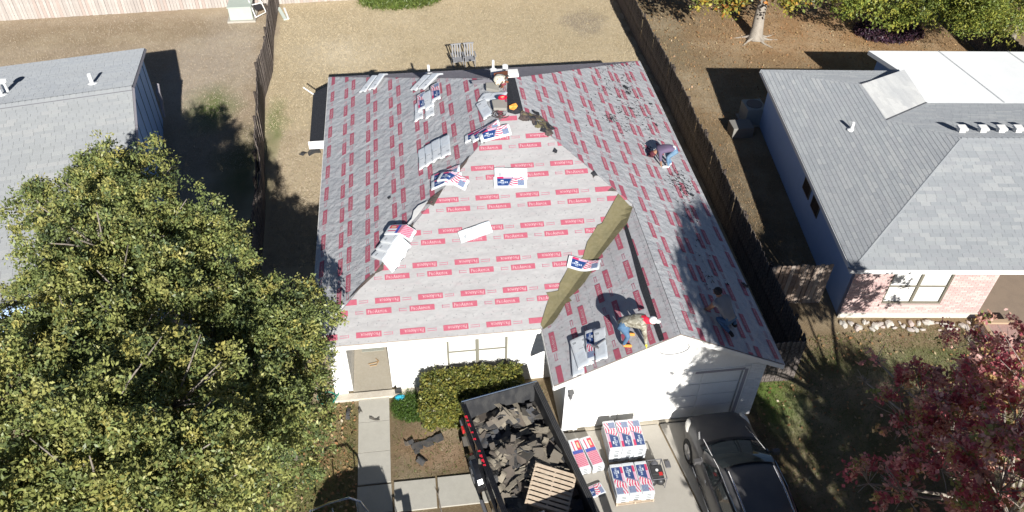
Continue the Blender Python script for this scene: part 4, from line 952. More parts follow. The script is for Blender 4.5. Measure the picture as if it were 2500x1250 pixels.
leaves_at(np.array(hp), np.array(hn, float), 12, .045, .085, [(.20, .20, .045), (.15, .165, .04), (.25, .225, .05), (.10, .12, .03)], 'foliage', m_leaf, hd, elong=1.9)
MB().box2((-1.6, -.68, .1), (1.04, -.12, .9)).box2((-1.62, -1.18, .1), (-.5, -.69, .85)).build('inner_twigs', m_bark, hd, True)['kind'] = 'stuff'
# short dry grass over the yards: clumps of single blades
def blades(name, regions, palette, n, h=.06, label=None):
    P = []
    for (x0, x1, y0, y1, w_) in regions:
        k = int(n*w_); q = np.stack([rng.uniform(x0, x1, k), rng.uniform(y0, y1, k)], 1); P.append(q)
    P = np.concatenate(P)
    keep = ~((P[:, 0] > XL-.3) & (P[:, 0] < XR+.1) & (P[:, 1] > .1) & (P[:, 1] < YB)) & ~((P[:, 0] > 2.0) & (P[:, 0] < 7.8) & (P[:, 1] < 1)) & ~((P[:, 0] > -3.72) & (P[:, 0] < -2.65) & (P[:, 1] < .3)) & ~((P[:, 0] > -3.7) & (P[:, 0] < 3) & (P[:, 1] < -2.88) & (P[:, 1] > -3.85))
    P = P[keep]; T = len(P); an = rng.random(T)*6.283; hh = h*(.5+rng.random(T)); wd = .006+.007*rng.random(T)
    lean = rng.normal(size=(T, 2))*hh[:, None]*.9
    v0 = np.stack([P[:, 0]-np.cos(an)*wd, P[:, 1]-np.sin(an)*wd, np.zeros(T)], 1); v1 = np.stack([P[:, 0]+np.cos(an)*wd, P[:, 1]+np.sin(an)*wd, np.zeros(T)], 1)
    v2 = np.stack([P[:, 0]+lean[:, 0], P[:, 1]+lean[:, 1], hh], 1)
    V = np.stack([v0, v1, v2], 1).reshape(-1, 3); Fc = np.arange(T*3).reshape(-1, 3); pc = np.array(palette); cols = pc[rng.integers(0, len(pc), T)]*(.85+.3*rng.random((T, 1)))
    o = palette_mesh(name, V, Fc, np.clip(cols, 0, 1), m_leaf, None, kind='stuff'); tag(o, label, 'grass'); return o
dry = [(.54, .45, .30), (.50, .415, .27), (.60, .51, .36), (.44, .36, .23)]
blades('dry_grass', [(-7.8, 9.7, 14.5, 26.4, 1)], dry, 110000, .04, 'short dry straw-coloured grass covering the middle back yard')
blades('dry_grass', [(-23, -8, 12, 26, 1), (-7, -4.9, 6, 14.5, .2)], [(.44, .36, .27), (.40, .32, .23), (.50, .42, .32)], 50000, .05, 'short pinkish-brown grass of the left back yard and side strip')
blades('dry_grass', [(10.1, 26, 13, 26, .8), (10.1, 13.5, 3, 14, .2)], [(.36, .23, .12), (.31, .21, .12), (.42, .29, .16), (.24, .18, .10)], 60000, .05, 'brown grass with orange leaf litter in the right back yard')
blades('lawn', [(-9, -3.7, -6, -.1, .35), (-2.7, 2, -2.9, 0, .04), (7.8, 16, -9, .9, .6)], [(.16, .16, .06), (.11, .14, .04), (.18, .15, .07), (.09, .13, .03)], 60000, .05, 'patchy green and brown grass of the front lawns')
# leaf litter
T = 3800
P = np.stack([rng.uniform(10.2, 26, T), 26-abs(rng.normal(size=T))*6, np.full(T, .03)], 1); P2 = np.stack([rng.uniform(7.9, 16, 900), rng.uniform(-8, .9, 900), np.full(900, .04)], 1)
P3 = np.stack([rng.uniform(-7, -3.7, 900), rng.uniform(-5, 0, 900), np.full(900, .04)], 1)
o = leaves_at(np.concatenate([P, P2, P3]), np.tile([[0, 0, .1]], (T+1800, 1)), 1, .02, .09, [(.42, .22, .10), (.40, .27, .13), (.28, .16, .08), (.36, .29, .17)], 'fallen_leaves', m_leaf, None, up=2, elong=1.4, kind='stuff'); tag(o, 'fallen orange and tan leaves scattered over the right yard and front lawns', 'leaves')
# ------------------------------------------------------------------ shingle bundles in printed wrap
m_wrap = mat('bundle_wrap', (1, 1, 1), .28, attr='Col', spec=.5, bump=.25, bscale=18, bdist=.02)
NAVY, RED, WH, STRP = (.02, .05, .17), (.52, .035, .11), (.62, .64, .66), (.56, .05, .12)
NU, NV = 56, 20
def art_front(u, v):
    if u < .10 or u > .93 or v < .04 or v > .96: return WH
    dg = .50+.18*(v-.5)
    if u < dg:
        if v > .74: return RED if u < .30 else (.60, .35, .45)
        if abs(v-.54) < .05 and .22 < u < .31: return (.6, .62, .66)
        if abs(v-.36) < .07 and .15 < u < .42 and int(u*56) % 3 != 0: return (.42, .48, .58)
        if abs(v-.22) < .025 and .24 < u < .33: return (.4, .46, .56)
        return NAVY
    if u < dg+.035: return (.16, .18, .26)
    if u > .74 and v < .62: return NAVY if (int(u*56)+int(v*20)) % 2 else (.35, .4, .5)
    s_ = v+.16*math.sin((u-.5)*9); return STRP if int(s_*9) % 2 else WH
def art_back(u, v):
    if .12 < u < .20 and .12 < v < .42 and int(v*20) % 2: return (.1, .11, .12)
    if abs(u-.42) < .012 and .5 < v < .9: return (.25, .26, .28)
    if v > .94 and .3 < u < .6: return (.2, .21, .22)
    if .55 < u < .9 and .2 < v < .8 and int(v*20) % 2: return (.50, .52, .55)
    return (.60, .64, .68) if u > .5 else WH
def art_red(u, v):
    if u < .08 or u > .93 or v < .05 or v > .95: return WH
    if u < .40:
        if .55 < v < .95: return (.6, .05, .08) if not (.15 < u < .32 and .66 < v < .82) else (.62, .5, .3)
        return RED if abs(v-.30) < .05 else WH
    if u < .50: return (.05, .08, .35)
    return (.52, .06, .13) if (int(u*56)*3+int(v*20)*2) % 5 < 3 else (.62, .42, .48)
BLn, BWd, BT = .99, .335, .075
def bundle_verts():
    top, tf, tc = [], [], []
    return
def bundle_mesh(art, pos, name='wrapped_bundle', th=BT):
    """pos(u,v,h)->point. top grid coloured by art, white ends with dark hollow, sides grey-white"""
    V, Fc, C = [], [], []
    def sag(u, v): return -.012*((abs(v-.5)*2)**6)-.014*((abs(u-.5)*2)**10)
    for i in range(NU+1):
        for j in range(NV+1):
            u, v = i/NU, j/NV; V.append(pos(u, v, th+sag(u, v)+.004*noise.noise(Vector((u*6, v*3, id(art) % 7)))))
    for i in range(NU):
        for j in range(NV):
            a = i*(NV+1)+j; Fc.append((a, a+NV+1, a+NV+2, a+1)); C.append(art((i+.5)/NU, (j+.5)/NV))
    def strip(pts_top, colf):
        b = len(V)
        for (u, v) in pts_top:
            V.append(pos(u, v, th+sag(u, v))); V.append(pos(u, v, th*.45)); V.append(pos(u, v, 0))
        for k in range(len(pts_top)-1):
            a = b+k*3; Fc.append((a, a+1, a+4, a+3)); C.append(colf(k/(len(pts_top)-1), 0)); Fc.append((a+1, a+2, a+5, a+4)); C.append(colf(k/(len(pts_top)-1), 1))
    endc = lambda t, r: (.10, .11, .12) if (.25 < t < .75 and r == 1) else WH
    sidec = lambda t, r: (.50, .52, .54) if r else WH
    strip([(0, k/8) for k in range(9)][::-1], endc); strip([(1, k/8) for k in range(9)], endc)
    strip([(k/16, 0) for k in range(17)], sidec); strip([(k/16, 1) for k in range(17)][::-1], sidec)
    return V, Fc, C
def flat_bundle_mesh(art):
    V, Fc, C = bundle_mesh(art, lambda u, v, h: ((u-.5)*BLn, (v-.5)*BWd, h))
    o = palette_mesh('shingle_bundle', V, Fc, C, m_wrap, None, world=False); me = o.data; D.objects.remove(o); return me
ME_F, ME_B, ME_R = flat_bundle_mesh(art_front), flat_bundle_mesh(art_back), flat_bundle_mesh(art_red)
def put_bundle(me, loc, rz, label, group, tilt=(0, 0)):
    o = D.objects.new('shingle_bundle', me); COL.objects.link(o); o.location = loc; o.rotation_euler = (tilt[0], tilt[1], rz); tag(o, label, 'shingle bundle', group); return o
def roof_bundle(p0, p1, art, layer, label, group, flip=False, ln=BLn):
    a, b = at_roof(*p0), at_roof(*p1); c = (a+b)/2; d = Vector((b.x-a.x, b.y-a.y)); d.normalize(); s_ = Vector((-d.y, d.x))
    c2 = Vector((c.x, c.y))
    def dist(sg, L, dr):
        p = c2.copy(); acc = 0; pz = roof_z(p.x, p.y); n_ = 10; st = L/n_; out = [p.copy()]
        for i in range(n_):
            q = p+dr*sg*st; z = roof_z(q.x, q.y); f = st/math.hypot(st, z-pz); q = p+dr*sg*st*f; pz = roof_z(q.x, q.y); p = q; out.append(p.copy())
        return out
    fw, bk = dist(1, ln/2, d), dist(-1, ln/2, d)
    line = bk[::-1]+fw[1:]
    # width foreshortening
    zc = roof_z(c2.x, c2.y); dz = (roof_z(c2.x+s_.x*.17, c2.y+s_.y*.17)-roof_z(c2.x-s_.x*.17, c2.y-s_.y*.17))/.34; fs = 1/math.hypot(1, dz)
    def pos(u, v, h):
        if flip: u = 1-u; v = 1-v
        t = u*(len(line)-1); i = min(int(t), len(line)-2); q = line[i].lerp(line[i+1], t-i)+s_*(v-.5)*BWd*fs
        z = sum(roof_s(q.x+ox, q.y+oy, .16) for ox, oy in ((0, 0), (.09, 0), (-.09, 0), (0, .09), (0, -.09)))/5
        return Vector((q.x, q.y, max(z, roof_z(q.x, q.y))+.03+layer*.078+h*1.08))
    V, Fc, C = bundle_mesh(art, pos); ctr = Vector((c2.x, c2.y, roof_z(c2.x, c2.y)))
    V = [tuple(Vector(v)-ctr) for v in V]
    o = palette_mesh('shingle_bundle', V, Fc, C, m_wrap, None, world=False); o.location = ctr; tag(o, label, 'shingle bundle', group); return o
F_A, B_A, R_A = art_front, art_back, art_red
GR = 'shingle bundles laid out on the roof'
def z1c(a_, b_): return (750+a_/3.125, 100+b_/3.125)
RB = [
 ((897, 213), (909, 198), B_A, 0, 'white wrapped shingle bundle over the back edge of the roof, left of the first pair'),
 ((919, 211), (929, 197), B_A, 1.0, 'white wrapped shingle bundle over the back edge of the roof, right of the first pair'),
 ((1024, 212), (1040, 195), B_A, .5, 'white bundle bent over the back edge, left of the pair above the flag-printed heap'),
 ((1044, 212), (1060, 196), B_A, 1.3, 'white bundle bent over the back edge, right of the pair above the flag-printed heap'),
 ((1023, 296), (1023, 256), B_A, 0, 'white-backed bundle at the lower left of the heap high on the left slope'),
 ((1032, 277), (1028, 238), F_A, 1, 'flag-printed bundle at the left of the heap high on the left slope'),
 ((1050, 290), (1047, 250), B_A, .1, 'white bundle at the bottom of the heap high on the left slope, open ends showing'),
 ((1051, 275), (1040, 234), B_A, 1.1, 'white bundle slanting through the middle of the heap high on the left slope'),
 ((1066, 259), (1062, 219), F_A, 2.0, 'topmost flag-printed bundle of the heap high on the left slope'),
 ((1166, 243), (1240, 240), B_A, 0, 'white bundle lying crosswise beside the black ridge strip'),
 ((1172, 254), (1193, 293), B_A, .3, 'white bundle pointing down the slope below the crosswise one at the ridge strip'),
 ((1143, 343), (1196, 318), F_A, 0, 'leftmost flag-printed bundle of the fan just below the peak'),
 ((1158, 347), (1212, 320), F_A, 1, 'second flag-printed bundle in the fan just below the peak'),
 ((1180, 349), (1236, 334), F_A, 2, 'rightmost flag-printed bundle of the fan just below the peak'),
 ((1035, 415), (1032, 366), B_A, 0, 'first from the left of four white bundles fanned on the left slope'),
 ((1052, 410), (1048, 359), B_A, .7, 'second from the left of four white bundles fanned on the left slope'),
 ((1069, 403), (1064, 352), B_A, 1.4, 'third from the left of four white bundles fanned on the left slope'),
 ((1090, 397), (1086, 347), B_A, 2.0, 'rightmost of four white bundles fanned on the left slope'),
 ((1061, 441), (1114, 420), F_A, 0, 'uppermost flag-printed bundle of the heap astride the left hip'),
 ((1060, 462), (1118, 446), F_A, 1, 'lower left flag-printed bundle of the heap astride the left hip'),
 ((1080, 446), (1133, 464), F_A, 2, 'lower right flag-printed bundle of the heap astride the left hip'),
 ((1206, 428), (1288, 429), B_A, 0, 'white bundle lying level in the middle of the front slope, above the flag-printed one'),
 ((1205, 450), (1285, 450), F_A, 0, 'flag-printed bundle lying level in the middle of the front slope, below the white one'),
 ((1121, 585), (1199, 558), B_A, 0, 'single white bundle lying alone and slanted on the lower front slope'),
 ((918, 621), (966, 659), B_A, 0, 'lowest white bundle of the big heap at the lower left hip'),
 ((928, 608), (982, 643), B_A, 1, 'second lowest white bundle of the big heap at the lower left hip'),
 ((937, 594), (999, 628), B_A, 2, 'upper white bundle of the big heap at the lower left hip'),
 ((944, 579), (1014, 596), R_A, 2.6, 'red dotted bundle topping the big heap at the lower left hip'),
 ((1386, 643), (1468, 650), F_A, .2, 'flag-printed bundle lying across the olive felt in the valley'),
 ((1404, 838), (1424, 902), B_A, 1, 'white bundle at the left of the group near the garage gable, turned slantwise'),
 ((1407, 858), (1411, 908), B_A, 0, 'white bundle under the slanted one at the left of the group near the garage gable'),
 ((1426, 826), (1434, 894), B_A, .1, 'narrow-looking white bundle second from the left near the garage gable'),
 ((1441, 816), (1446, 888), F_A, 1.1, 'bundle with red and white striped edge in the group near the garage gable'),
 ((1461, 818), (1467, 891), B_A, 2.0, 'rightmost white bundle near the garage gable with a hammer on it'),
]
for p0, p1, art, ly_, lab in RB: roof_bundle(p0, p1, art, ly_, lab, GR)
p = at_roof(1463, 855)+UZ*.30
hm = MB(); dv = Vector((.30, .16, .09)); hm.tube([p-dv*.5, p+dv*.5], .016, 6); hh = p-dv*.5
ham = MB().tube([hh, hh+dv], .02, 6).tube([hh+Vector((-.09, .06, .0)), hh+Vector((.08, -.07, .02))], .028, 6).build('hammer', m_nail, None, False)
tag(ham, 'dark hammer lying on the rightmost white bundle near the garage gable', 'hammer')
# pallets with stacked bundles on the driveway
m_pal = mat('pallet_wood', (.52, .42, .32), .85, noises=[(9, (.42, .32, .23), .6, 6), (40, (.58, .48, .37), .3)])
def pallet(label, loc, rz, rot=None, size=(1.05, 1.05), group='wooden pallets', slats=7):
    root = empty('pallet', loc, rz); tag(root, label, 'pallet', group)
    if rot is not None: root.rotation_euler = rot
    me = MB().box((0, 0, 0), (size[0], .085, .018)).mesh('slat', m_pal)
    for i in range(slats): inst(me, 'slat', root, (0, -size[1]/2+.05+i*(size[1]-.1)/(slats-1), .13))
    for x in (-size[0]/2+.025, 0, size[0]/2-.025): MB().box((x, 0, .075), (.045, size[1], .09)).build('stringer', m_pal, root)
    for y in (-size[1]/2+.06, 0, size[1]/2-.06): inst(me, 'slat', root, (0, y, .02))
    return root
GS = 'shingle bundles stacked on pallets'
cols3 = ('left', 'middle', 'right')
pallet('wooden pallet under the taller bundle stack by the garage door', (3.78, -2.6, .055), .02, group='pallets under the driveway stacks')
pallet('wooden pallet under the lower bundle stack farther from the garage door', (3.72, -3.84, .055), .02, group='pallets under the driveway stacks')
ordn = ['top', 'second', 'third', 'fourth', 'fifth', 'sixth', 'seventh', 'eighth']
def stack(cx, cy, layers, flipu, who, rz=-math.pi/2):
    for k in range(layers):
        for j in range(3):
            lv = layers-1-k
            lab = 'flag-printed bundle, %s layer, %s column of the %s' % (ordn[lv], cols3[j], who) if lv else 'flag-printed bundle on top, %s column of the %s' % (cols3[j], who)
            put_bundle(ME_F, (cx+(j-1)*.345+random.uniform(-.008, .008), cy+random.uniform(-.015, .015), .20+k*.079), rz+(math.pi if flipu else 0)+random.uniform(-.02, .02), lab, GS)
stack(3.78, -2.6, 7, True, 'taller driveway stack')
stack(3.72, -3.84, 4, False, 'lower driveway stack')
for j, (x, y, k) in enumerate([(2.48, -2.82, 4), (2.84, -2.78, 4)]):
    for q_ in range(k):
        lab = ('%s layer down of the red dotted bundle pile nearer the %s' % (ordn[k-1-q_], ('truck', 'pallets')[j])) if q_ < k-1 else 'red dotted bundle with blue band on top of the pile nearer the %s' % ('truck', 'pallets')[j]
        put_bundle(ME_R, (x+random.uniform(-.02, .02), y, .06+q_*.079), -1.4+.05*j, lab, 'small piles of red dotted bundles')
sb = put_bundle(ME_F, (2.72, -3.86, .06), .3, 'lone flag-printed bundle lying between the truck and the lower stack', 'shingle bundles stacked on pallets'); sb.scale = (.55, 1, 1)
MB().box((4.93, -3.27, .075), (.14, .2, .05)).build('dark_block', m_nail).update_tag()
tag(D.objects['dark_block'], 'small dark block lying on the driveway joint', 'block')
# air compressor beside the lower stack
cpz = empty('air_compressor', (4.45, -3.68, .055)); tag(cpz, 'black portable air compressor with red labels beside the lower bundle stack', 'air compressor')
m_blk = mat('black_plastic', (.03, .03, .032), .45, spec=.5); m_red = mat('red_plastic', (.5, .03, .03), .4)
MB().tube([(-.12, -.26, .16), (-.12, -.2, .16), (-.12, .28, .16), (-.12, .33, .16)], [.06, .13, .13, .06], 14).build('tank', m_blk, cpz, smooth=True)
MB().tube([(.10, -.26, .16), (.10, -.2, .16), (.10, .28, .16), (.10, .33, .16)], [.06, .13, .13, .06], 14).build('tank', m_blk, cpz, smooth=True)
MB().box((0, .02, .36), (.34, .3, .2)).build('motor_housing', m_blk, cpz, bevel=.03); MB().tube([(.0, .18, .38), (.0, .27, .38)], .11, 14).build('fan_guard', m_nail, cpz)
mb = MB()
for x in (-.2, .2): mb.tube([(x, -.3, .04), (x, -.3, .5), (x, .3, .5), (x, .3, .04)], .014, 6)
mb.tube([(-.2, -.3, .5), (.2, -.3, .5)], .014, 6).tube([(-.2, .3, .5), (.2, .3, .5)], .014, 6); mb.build('roll_cage', m_nail, cpz)
MB().box((.08, -.12, .465), (.1, .1, .01)).box((.165, .1, .35), (.01, .12, .08)).build('red_label', m_red, cpz); MB().tube([(0, 0, .46), (0, 0, .475)], .04, 10).build('gauge', m_white, cpz)

# ------------------------------------------------------------------ dump truck full of torn-off shingles
m_tblk = mat('glossy_black', (.012, .012, .014), .18, spec=.6, coat=.4, noises=[(6, (.03, .03, .03), .4)])
m_bed = mat('bed_inside', (.035, .036, .04), .6, noises=[(5, (.09, .088, .085), .5, 6, (1, 1, .3)), (30, (.02, .02, .02), .4)], bump=.2)
m_chrome = mat('chrome', (.6, .6, .62), .15, metal=1)
m_tire = mat('tyre', (.02, .02, .021), .85); m_rim = mat('alloy_rim', (.5, .5, .52), .3, metal=.9)
TA = R(12.3)
tk = empty('dump_truck', (-.62, -1.50, 0), TA); tag(tk, 'black high-sided dump truck filled with torn shingles, backed towards the hedge', 'truck')
TM = Matrix.Translation((-.62, -1.50, 0)) @ Matrix.Rotation(TA, 4, 'Z')
BW_, BL_, BZ0, BZ1 = 2.16, 4.5, .62, 1.42
MB().box2((0, -BL_, BZ0-.06), (BW_, -.02, BZ0)).build('bed_floor', m_bed, tk)
def side(x, sgn):
    s = MB().box2((x-.03, -BL_, BZ0-.1), (x+.03, 0, BZ1-.12)).build('bed_side', m_bed if sgn > 0 else m_tblk, tk)
    rl = MB()
    for k in range(4): rl.box2((x-.075+k*.04, -BL_, BZ1-.12+.008*(k % 2)), (x-.045+k*.04, .02, BZ1-.01*k if sgn < 0 else BZ1-.03+.01*k))
    rl.build('top_rail', m_tblk if sgn < 0 else mat('dull_black', (.05, .05, .052), .5) if 'dull_black' not in D.materials else D.materials['dull_black'], tk)['kind'] = 'stuff'
    for k in range(5):
        MB().box2((x+sgn*.03, -.5-k*.92, BZ0-.1), (x+sgn*.075, -.42-k*.92, BZ1-.13)).build('side_rib', m_tblk, tk)
side(0, -1); side(BW_, 1)
MB().box2((.03, -.03, BZ0-.15), (BW_-.03, .03, BZ1+.02)).build('tailgate', m_bed, tk)
MB().tube([(-.04, .02, BZ1+.03), (BW_+.04, .02, BZ1+.03)], .02, 6).build('tailgate_rail', m_chrome, tk)
MB().box2((.03, -BL_, BZ0), (BW_-.03, -BL_-.05, BZ1+.35)).build('headboard', m_tblk, tk)
# red lettering-like decals on the left rail (unreadable in the photograph)
dc = MB()
for k, (y, l_) in enumerate(((-.45, .10), (-.60, .05), (-.72, .12), (-1.0, .05), (-1.22, .06), (-1.62, .05), (-1.76, .09), (-1.90, .11), (-2.06, .06))):
    dc.box2((-.055, y-l_, BZ1+.001), (-.02, y, BZ1+.006))
    dc.box2((-.09, y-l_*.6, BZ1-.008), (-.055, y, BZ1+.004))
dc.build('red_marking', mat('red_decal', (.6, .02, .04), .5), tk)['kind'] = 'stuff'
# lower body, fenders, wheels
bd = MB(); bd.box2((-.12, -BL_, .42), (.0, -.1, .92)).box2((BW_, -BL_, .42), (BW_+.12, -.1, .92)).box2((.1, -BL_-.3, .3), (BW_-.1, -.1, .5)); bd.build('lower_body', m_tblk, tk, bevel=.03)['kind'] = 'stuff'
def fender(x, y):
    mb = MB(); n = 12; sg = -1 if x < 1 else 1; prof = []
    for i in range(n+1):
        a_ = math.pi*i/n; prof.append((y-.6*math.cos(a_), .42+.46*math.sin(a_)))
    vs = [];
    for (yy, zz) in prof: vs += [(x+sg*.20, yy, zz*.96), (x+sg*.15, yy, zz+.02), (x, yy, zz+.04)]
    mb.add(vs, [(i*3+j, i*3+j+1, (i+1)*3+j+1, (i+1)*3+j) for i in range(n) for j in range(2)]); mb.build('fender', m_tblk, tk, smooth=False)
for x in (-.1, BW_+.1):
    for y in (-1.65,): fender(x, y)
def wheel(parent, x, y, r, wd, sg, z=None):
    w_ = MB().tube([(x-wd/2, y, r), (x-wd*.42, y, r), (x+wd*.42, y, r), (x+wd/2, y, r)], [r*.93, r, r, r*.93], 24).build('wheel', m_tire, parent, smooth=False)
    rm = MB().tube([(x+sg*wd*.505, y, r), (x+sg*wd*.52, y, r)], [r*.62, r*.58], 20)
    for k in range(5):
        a_ = k*2*math.pi/5; rm.box((x+sg*wd*.54, y+math.cos(a_)*r*.33, r+math.sin(a_)*r*.33), (.015, .07, r*.5), Matrix.Rotation(a_-math.pi/2, 3, 'X'))
    rm.build('rim', m_rim if parent is not tk else m_nail, w_); return w_
for x, sg in ((-.14, -1), (BW_+.14, 1)): wheel(tk, x, -1.65, .4, .24, sg)
for x, sg in ((-.05, -1), (BW_+.05, 1)): wheel(tk, x, -5.8, .4, .24, sg)
MB().box2((-.16, -.45, .62), (-.05, -.3, .78)).build('tail_lamp', m_red, tk); MB().box2((-.15, -.28, .7), (-.06, -.12, .82)).build('side_bracket', m_nail, tk)
MB().tube([(-.30, -2.55, .55), (-.30, -3.6, .55)], .05, 8).build('side_step', m_nail, tk)
cab = MB(); cab.box2((-.02, -6.5, .45), (BW_+.02, -4.85, 1.1)); cab.box2((.12, -6.2, 1.1), (BW_-.12, -4.9, 1.85)); cab.box2((.0, -7.7, .45), (BW_, -6.5, 1.15)); cab.build('cab', m_tblk, tk, bevel=.1)['kind'] = 'stuff'
for x, sg in ((-.45, -1), (BW_+.45, 1)): MB().box((x, -6.0, 1.45), (.22, .12, .36)).tube([(x, -6.0, 1.3), (x-sg*.4, -6.05, 1.15)], .02, 6).build('wing_mirror', m_tblk, tk, bevel=.03)
# heap in the bed: one under-layer, torn shingles lying on it one by one
def heap_z(u, v):   # u across, v along (negative)
    t = -v/BL_; z = .74-.16*math.exp(-(t/.1)**2)+.26*noise.noise(Vector((u*1.3, v*1.1, 4)))+.12*noise.noise(Vector((u*3.5, v*3.5, 8)))
    z += .20*math.exp(-((t-.42)**2)/.03)+.12*math.exp(-((t-.09)**2)/.004)-.25*math.exp(-((t-.19)**2)/.004)*(1 if u > .5 else .4)
    z -= .22*max(0, (t-.72))/.28
    return max(.63, min(1.15, z))
hv, hf = [], []; nu, nv = 30, 60
for i in range(nu+1):
    for j in range(nv+1):
        u = .04+(BW_-.08)*i/nu; v = -.05-(BL_-.1)*j/nv; hv.append((u, v, heap_z(u, v)))
for i in range(nu):
    for j in range(nv):
        a = i*(nv+1)+j; hf.append((a, a+1, a+nv+2, a+nv+1))
hp_ = MB().add([TM@Vector(v) for v in hv], hf); o = hp_.build('crumbled_shingles', mat('rubble_dark', (.03, .03, .032), .95, noises=[(14, (.07, .065, .06), .6)], bump=.8, bscale=20, bdist=.06), None); tag(o, 'dark crumbled shingle rubble filling the bed of the dump truck', 'rubble', None, 'stuff')
m_torn = attr_mat('torn_shingle', .9, [(60, (.10, .09, .08), .4), (6, (.16, .13, .10), .3)], bump=.4, bscale=80)
tp_ = pal([(.27, .235, .18), (.20, .175, .14), (.15, .13, .11), (.10, .095, .085), (.05, .053, .058), (.075, .083, .098), (.33, .29, .225), (.12, .10, .085)])
tnames = ['tan', 'light brown', 'brown', 'dark brown', 'charcoal', 'blue-grey', 'pale tan', 'dull brown']
def torn_mesh(ci, L_, W_, tabs, seed):
    r = random.Random(seed); mb = MB(); ns = 8; c0, c1 = r.uniform(-.04, .05), r.uniform(-.05, .05)
    cells = []
    for i in range(ns):
        x0, x1 = -L_/2+L_*i/ns, -L_/2+L_*(i+1)/ns; f = lambda x: c0*math.cos(x/L_*5)+c1*x/L_
        y1a = W_/2+(r.uniform(-.03, .01)); y0 = -W_/2
        if tabs and i in (2, 5): y0b = -W_/2+W_*.42; x0b = x0+.012
        else: y0b = y0; x0b = x0
        vs = [(x0b, y0b, f(x0)+.0), (x1, y0, f(x1)), (x1, y1a, f(x1)+.01), (x0, y1a, f(x0)+.01)]
        vs += [(a, b, c-.012) for a, b, c in vs]
        mb.add(vs, [(0, 1, 2, 3), (7, 6, 5, 4), (0, 4, 5, 1), (1, 5, 6, 2), (2, 6, 7, 3), (3, 7, 4, 0)])
    me = mb.mesh('torn_shingle', m_torn); attr_col(me, PAL[ci])
    return me
TM_ = [(torn_mesh(tp_[i % 8], .9 if i % 3 == 0 else (.45 if i % 3 == 1 else .3), .30 if i % 2 else .16, i % 4 == 0, i), tnames[i % 8], i % 3) for i in range(24)]
r = random.Random(11)
for i in range(230):
    u, v = r.uniform(.15, BW_-.15), -r.uniform(.12, BL_-.5)**1.0
    if .16 < -v/BL_ < .235 and u > .5 and r.random() < .85: continue
    me, cn, sz = TM_[r.randrange(24)]
    if sz == 0 and r.random() < .4: me, cn, sz = TM_[r.randrange(24)]
    z = heap_z(u, v)+.025+r.random()*.04; e = .15
    nx = (heap_z(u+e, v)-heap_z(u-e, v))/(2*e); ny = (heap_z(u, v+e)-heap_z(u, v-e))/(2*e)
    nrm = Vector((-nx*.8+r.uniform(-.09, .09), -ny*.8+r.uniform(-.09, .09), 1)).normalized()
    q_ = Vector((0, 0, 1)).rotation_difference(TM.to_3x3()@nrm) @ Matrix.Rotation(r.choice((.1, .3, -1.0, .9, -1.3))+r.uniform(-.5, .5), 3, 'Z').to_quaternion()
    o = D.objects.new('torn_shingle', me); COL.objects.link(o); o.location = TM@Vector((u, v, z)); o.rotation_euler = q_.to_euler()
    zn = ('by the tailgate', 'behind the hollow', 'in the middle', 'level with the wheel', 'beside the pallet', 'past the pallet')[min(5, int(-v/BL_*6))]; sd = ('left', 'middle', 'right')[min(2, int(u/BW_*3))]
    tag(o, '%s %s of torn shingle %s, %s side of truck heap' % (cn, ('long strip', 'half strip', 'small scrap')[sz], zn, sd), 'torn shingle', 'torn shingles heaped in the dump truck')
# pallet and rag on the heap
pl_ = pallet('bare wooden pallet lying tilted on the torn shingles in the truck', TM@Vector((1.40, -3.12, 1.02)), 0, (R(5), R(7), TA+R(-34)), size=(1.12, 1.15), group=None, slats=9)
rg = MB(); c = TM@Vector((.92, -3.75, 1.12))
for k in range(5):
    a_ = k*1.26; rg.tube([c, c+Vector((math.cos(a_)*.07, math.sin(a_)*.06, .05)), c+Vector((math.cos(a_)*.2, math.sin(a_)*.13, -.03))], [.06, .04, .02], 6)
tag(rg.build('crumpled_rag', m_white, smooth=True), 'crumpled white rag next to the pallet in the truck', 'rag')
# torn pieces lying on the ground and walk
def ground_piece(px, py, ci, L_, W_, rz, lab, tabs=True, z=.04):
    p = at(px, py, z); me = torn_mesh(tp_[ci], L_, W_, tabs, int(px)); o = D.objects.new('torn_shingle', me); COL.objects.link(o); o.location = p+UZ*.03; o.rotation_euler = (0, 0, rz); tag(o, lab, 'torn shingle'); return o
ground_piece(1047, 1080, 4, .85, .26, .34, 'long charcoal shingle strip on the bare dirt between hedge and walk')
ground_piece(1012, 1092, 4, .48, .17, -1.15, 'charcoal shingle piece crossing the left end of the long strip on the dirt')
ground_piece(995, 1083, 2, .18, .15, .2, 'small brown shingle scrap left of the long strip on the dirt', False)
ground_piece(1030, 1125, 4, .24, .26, .8, 'square dark shingle scrap on the dirt just below the long strip', False)
ground_piece(850, 1010, 4, .42, .13, 1.5, 'dark shingle strip on the grass left of the front walk')
ground_piece(915, 1024, 3, .32, .06, -.4, 'thin dark sliver of shingle lying on the front walk', False, .06)
ground_piece(880, 1005, 3, .12, .1, .4, 'small dark scrap at the left edge of the front walk', False, .06)
ground_piece(1108, 983, 4, .28, .2, .3, 'dark shingle scrap resting against the front of the hedge', False, .5)
ground_piece(1018, 1000, 3, .3, .06, -.9, 'thin curved dark scrap on the green patch near the hedge', False)
ground_piece(767, 372, 4, .5, .3, .3, 'crumpled dark felt piece on the grass left of the house', False, .1)
ground_piece(740, 376, 4, .3, .2, 1.1, 'smaller crumpled dark piece on the grass left of the house', False, .05)
bl = MB(); bl.sphere((0, 0, .05), (.17, .11, .07), 12, 8); c_ = at(977, 972, .05); o = bl.build('blue_bowl', mat('cyan_plastic', (.03, .42, .60), .35), smooth=True); o.location = (c_.x, c_.y, .03); tag(o, 'bright cyan plastic lid on the green patch by the stoop', 'lid')
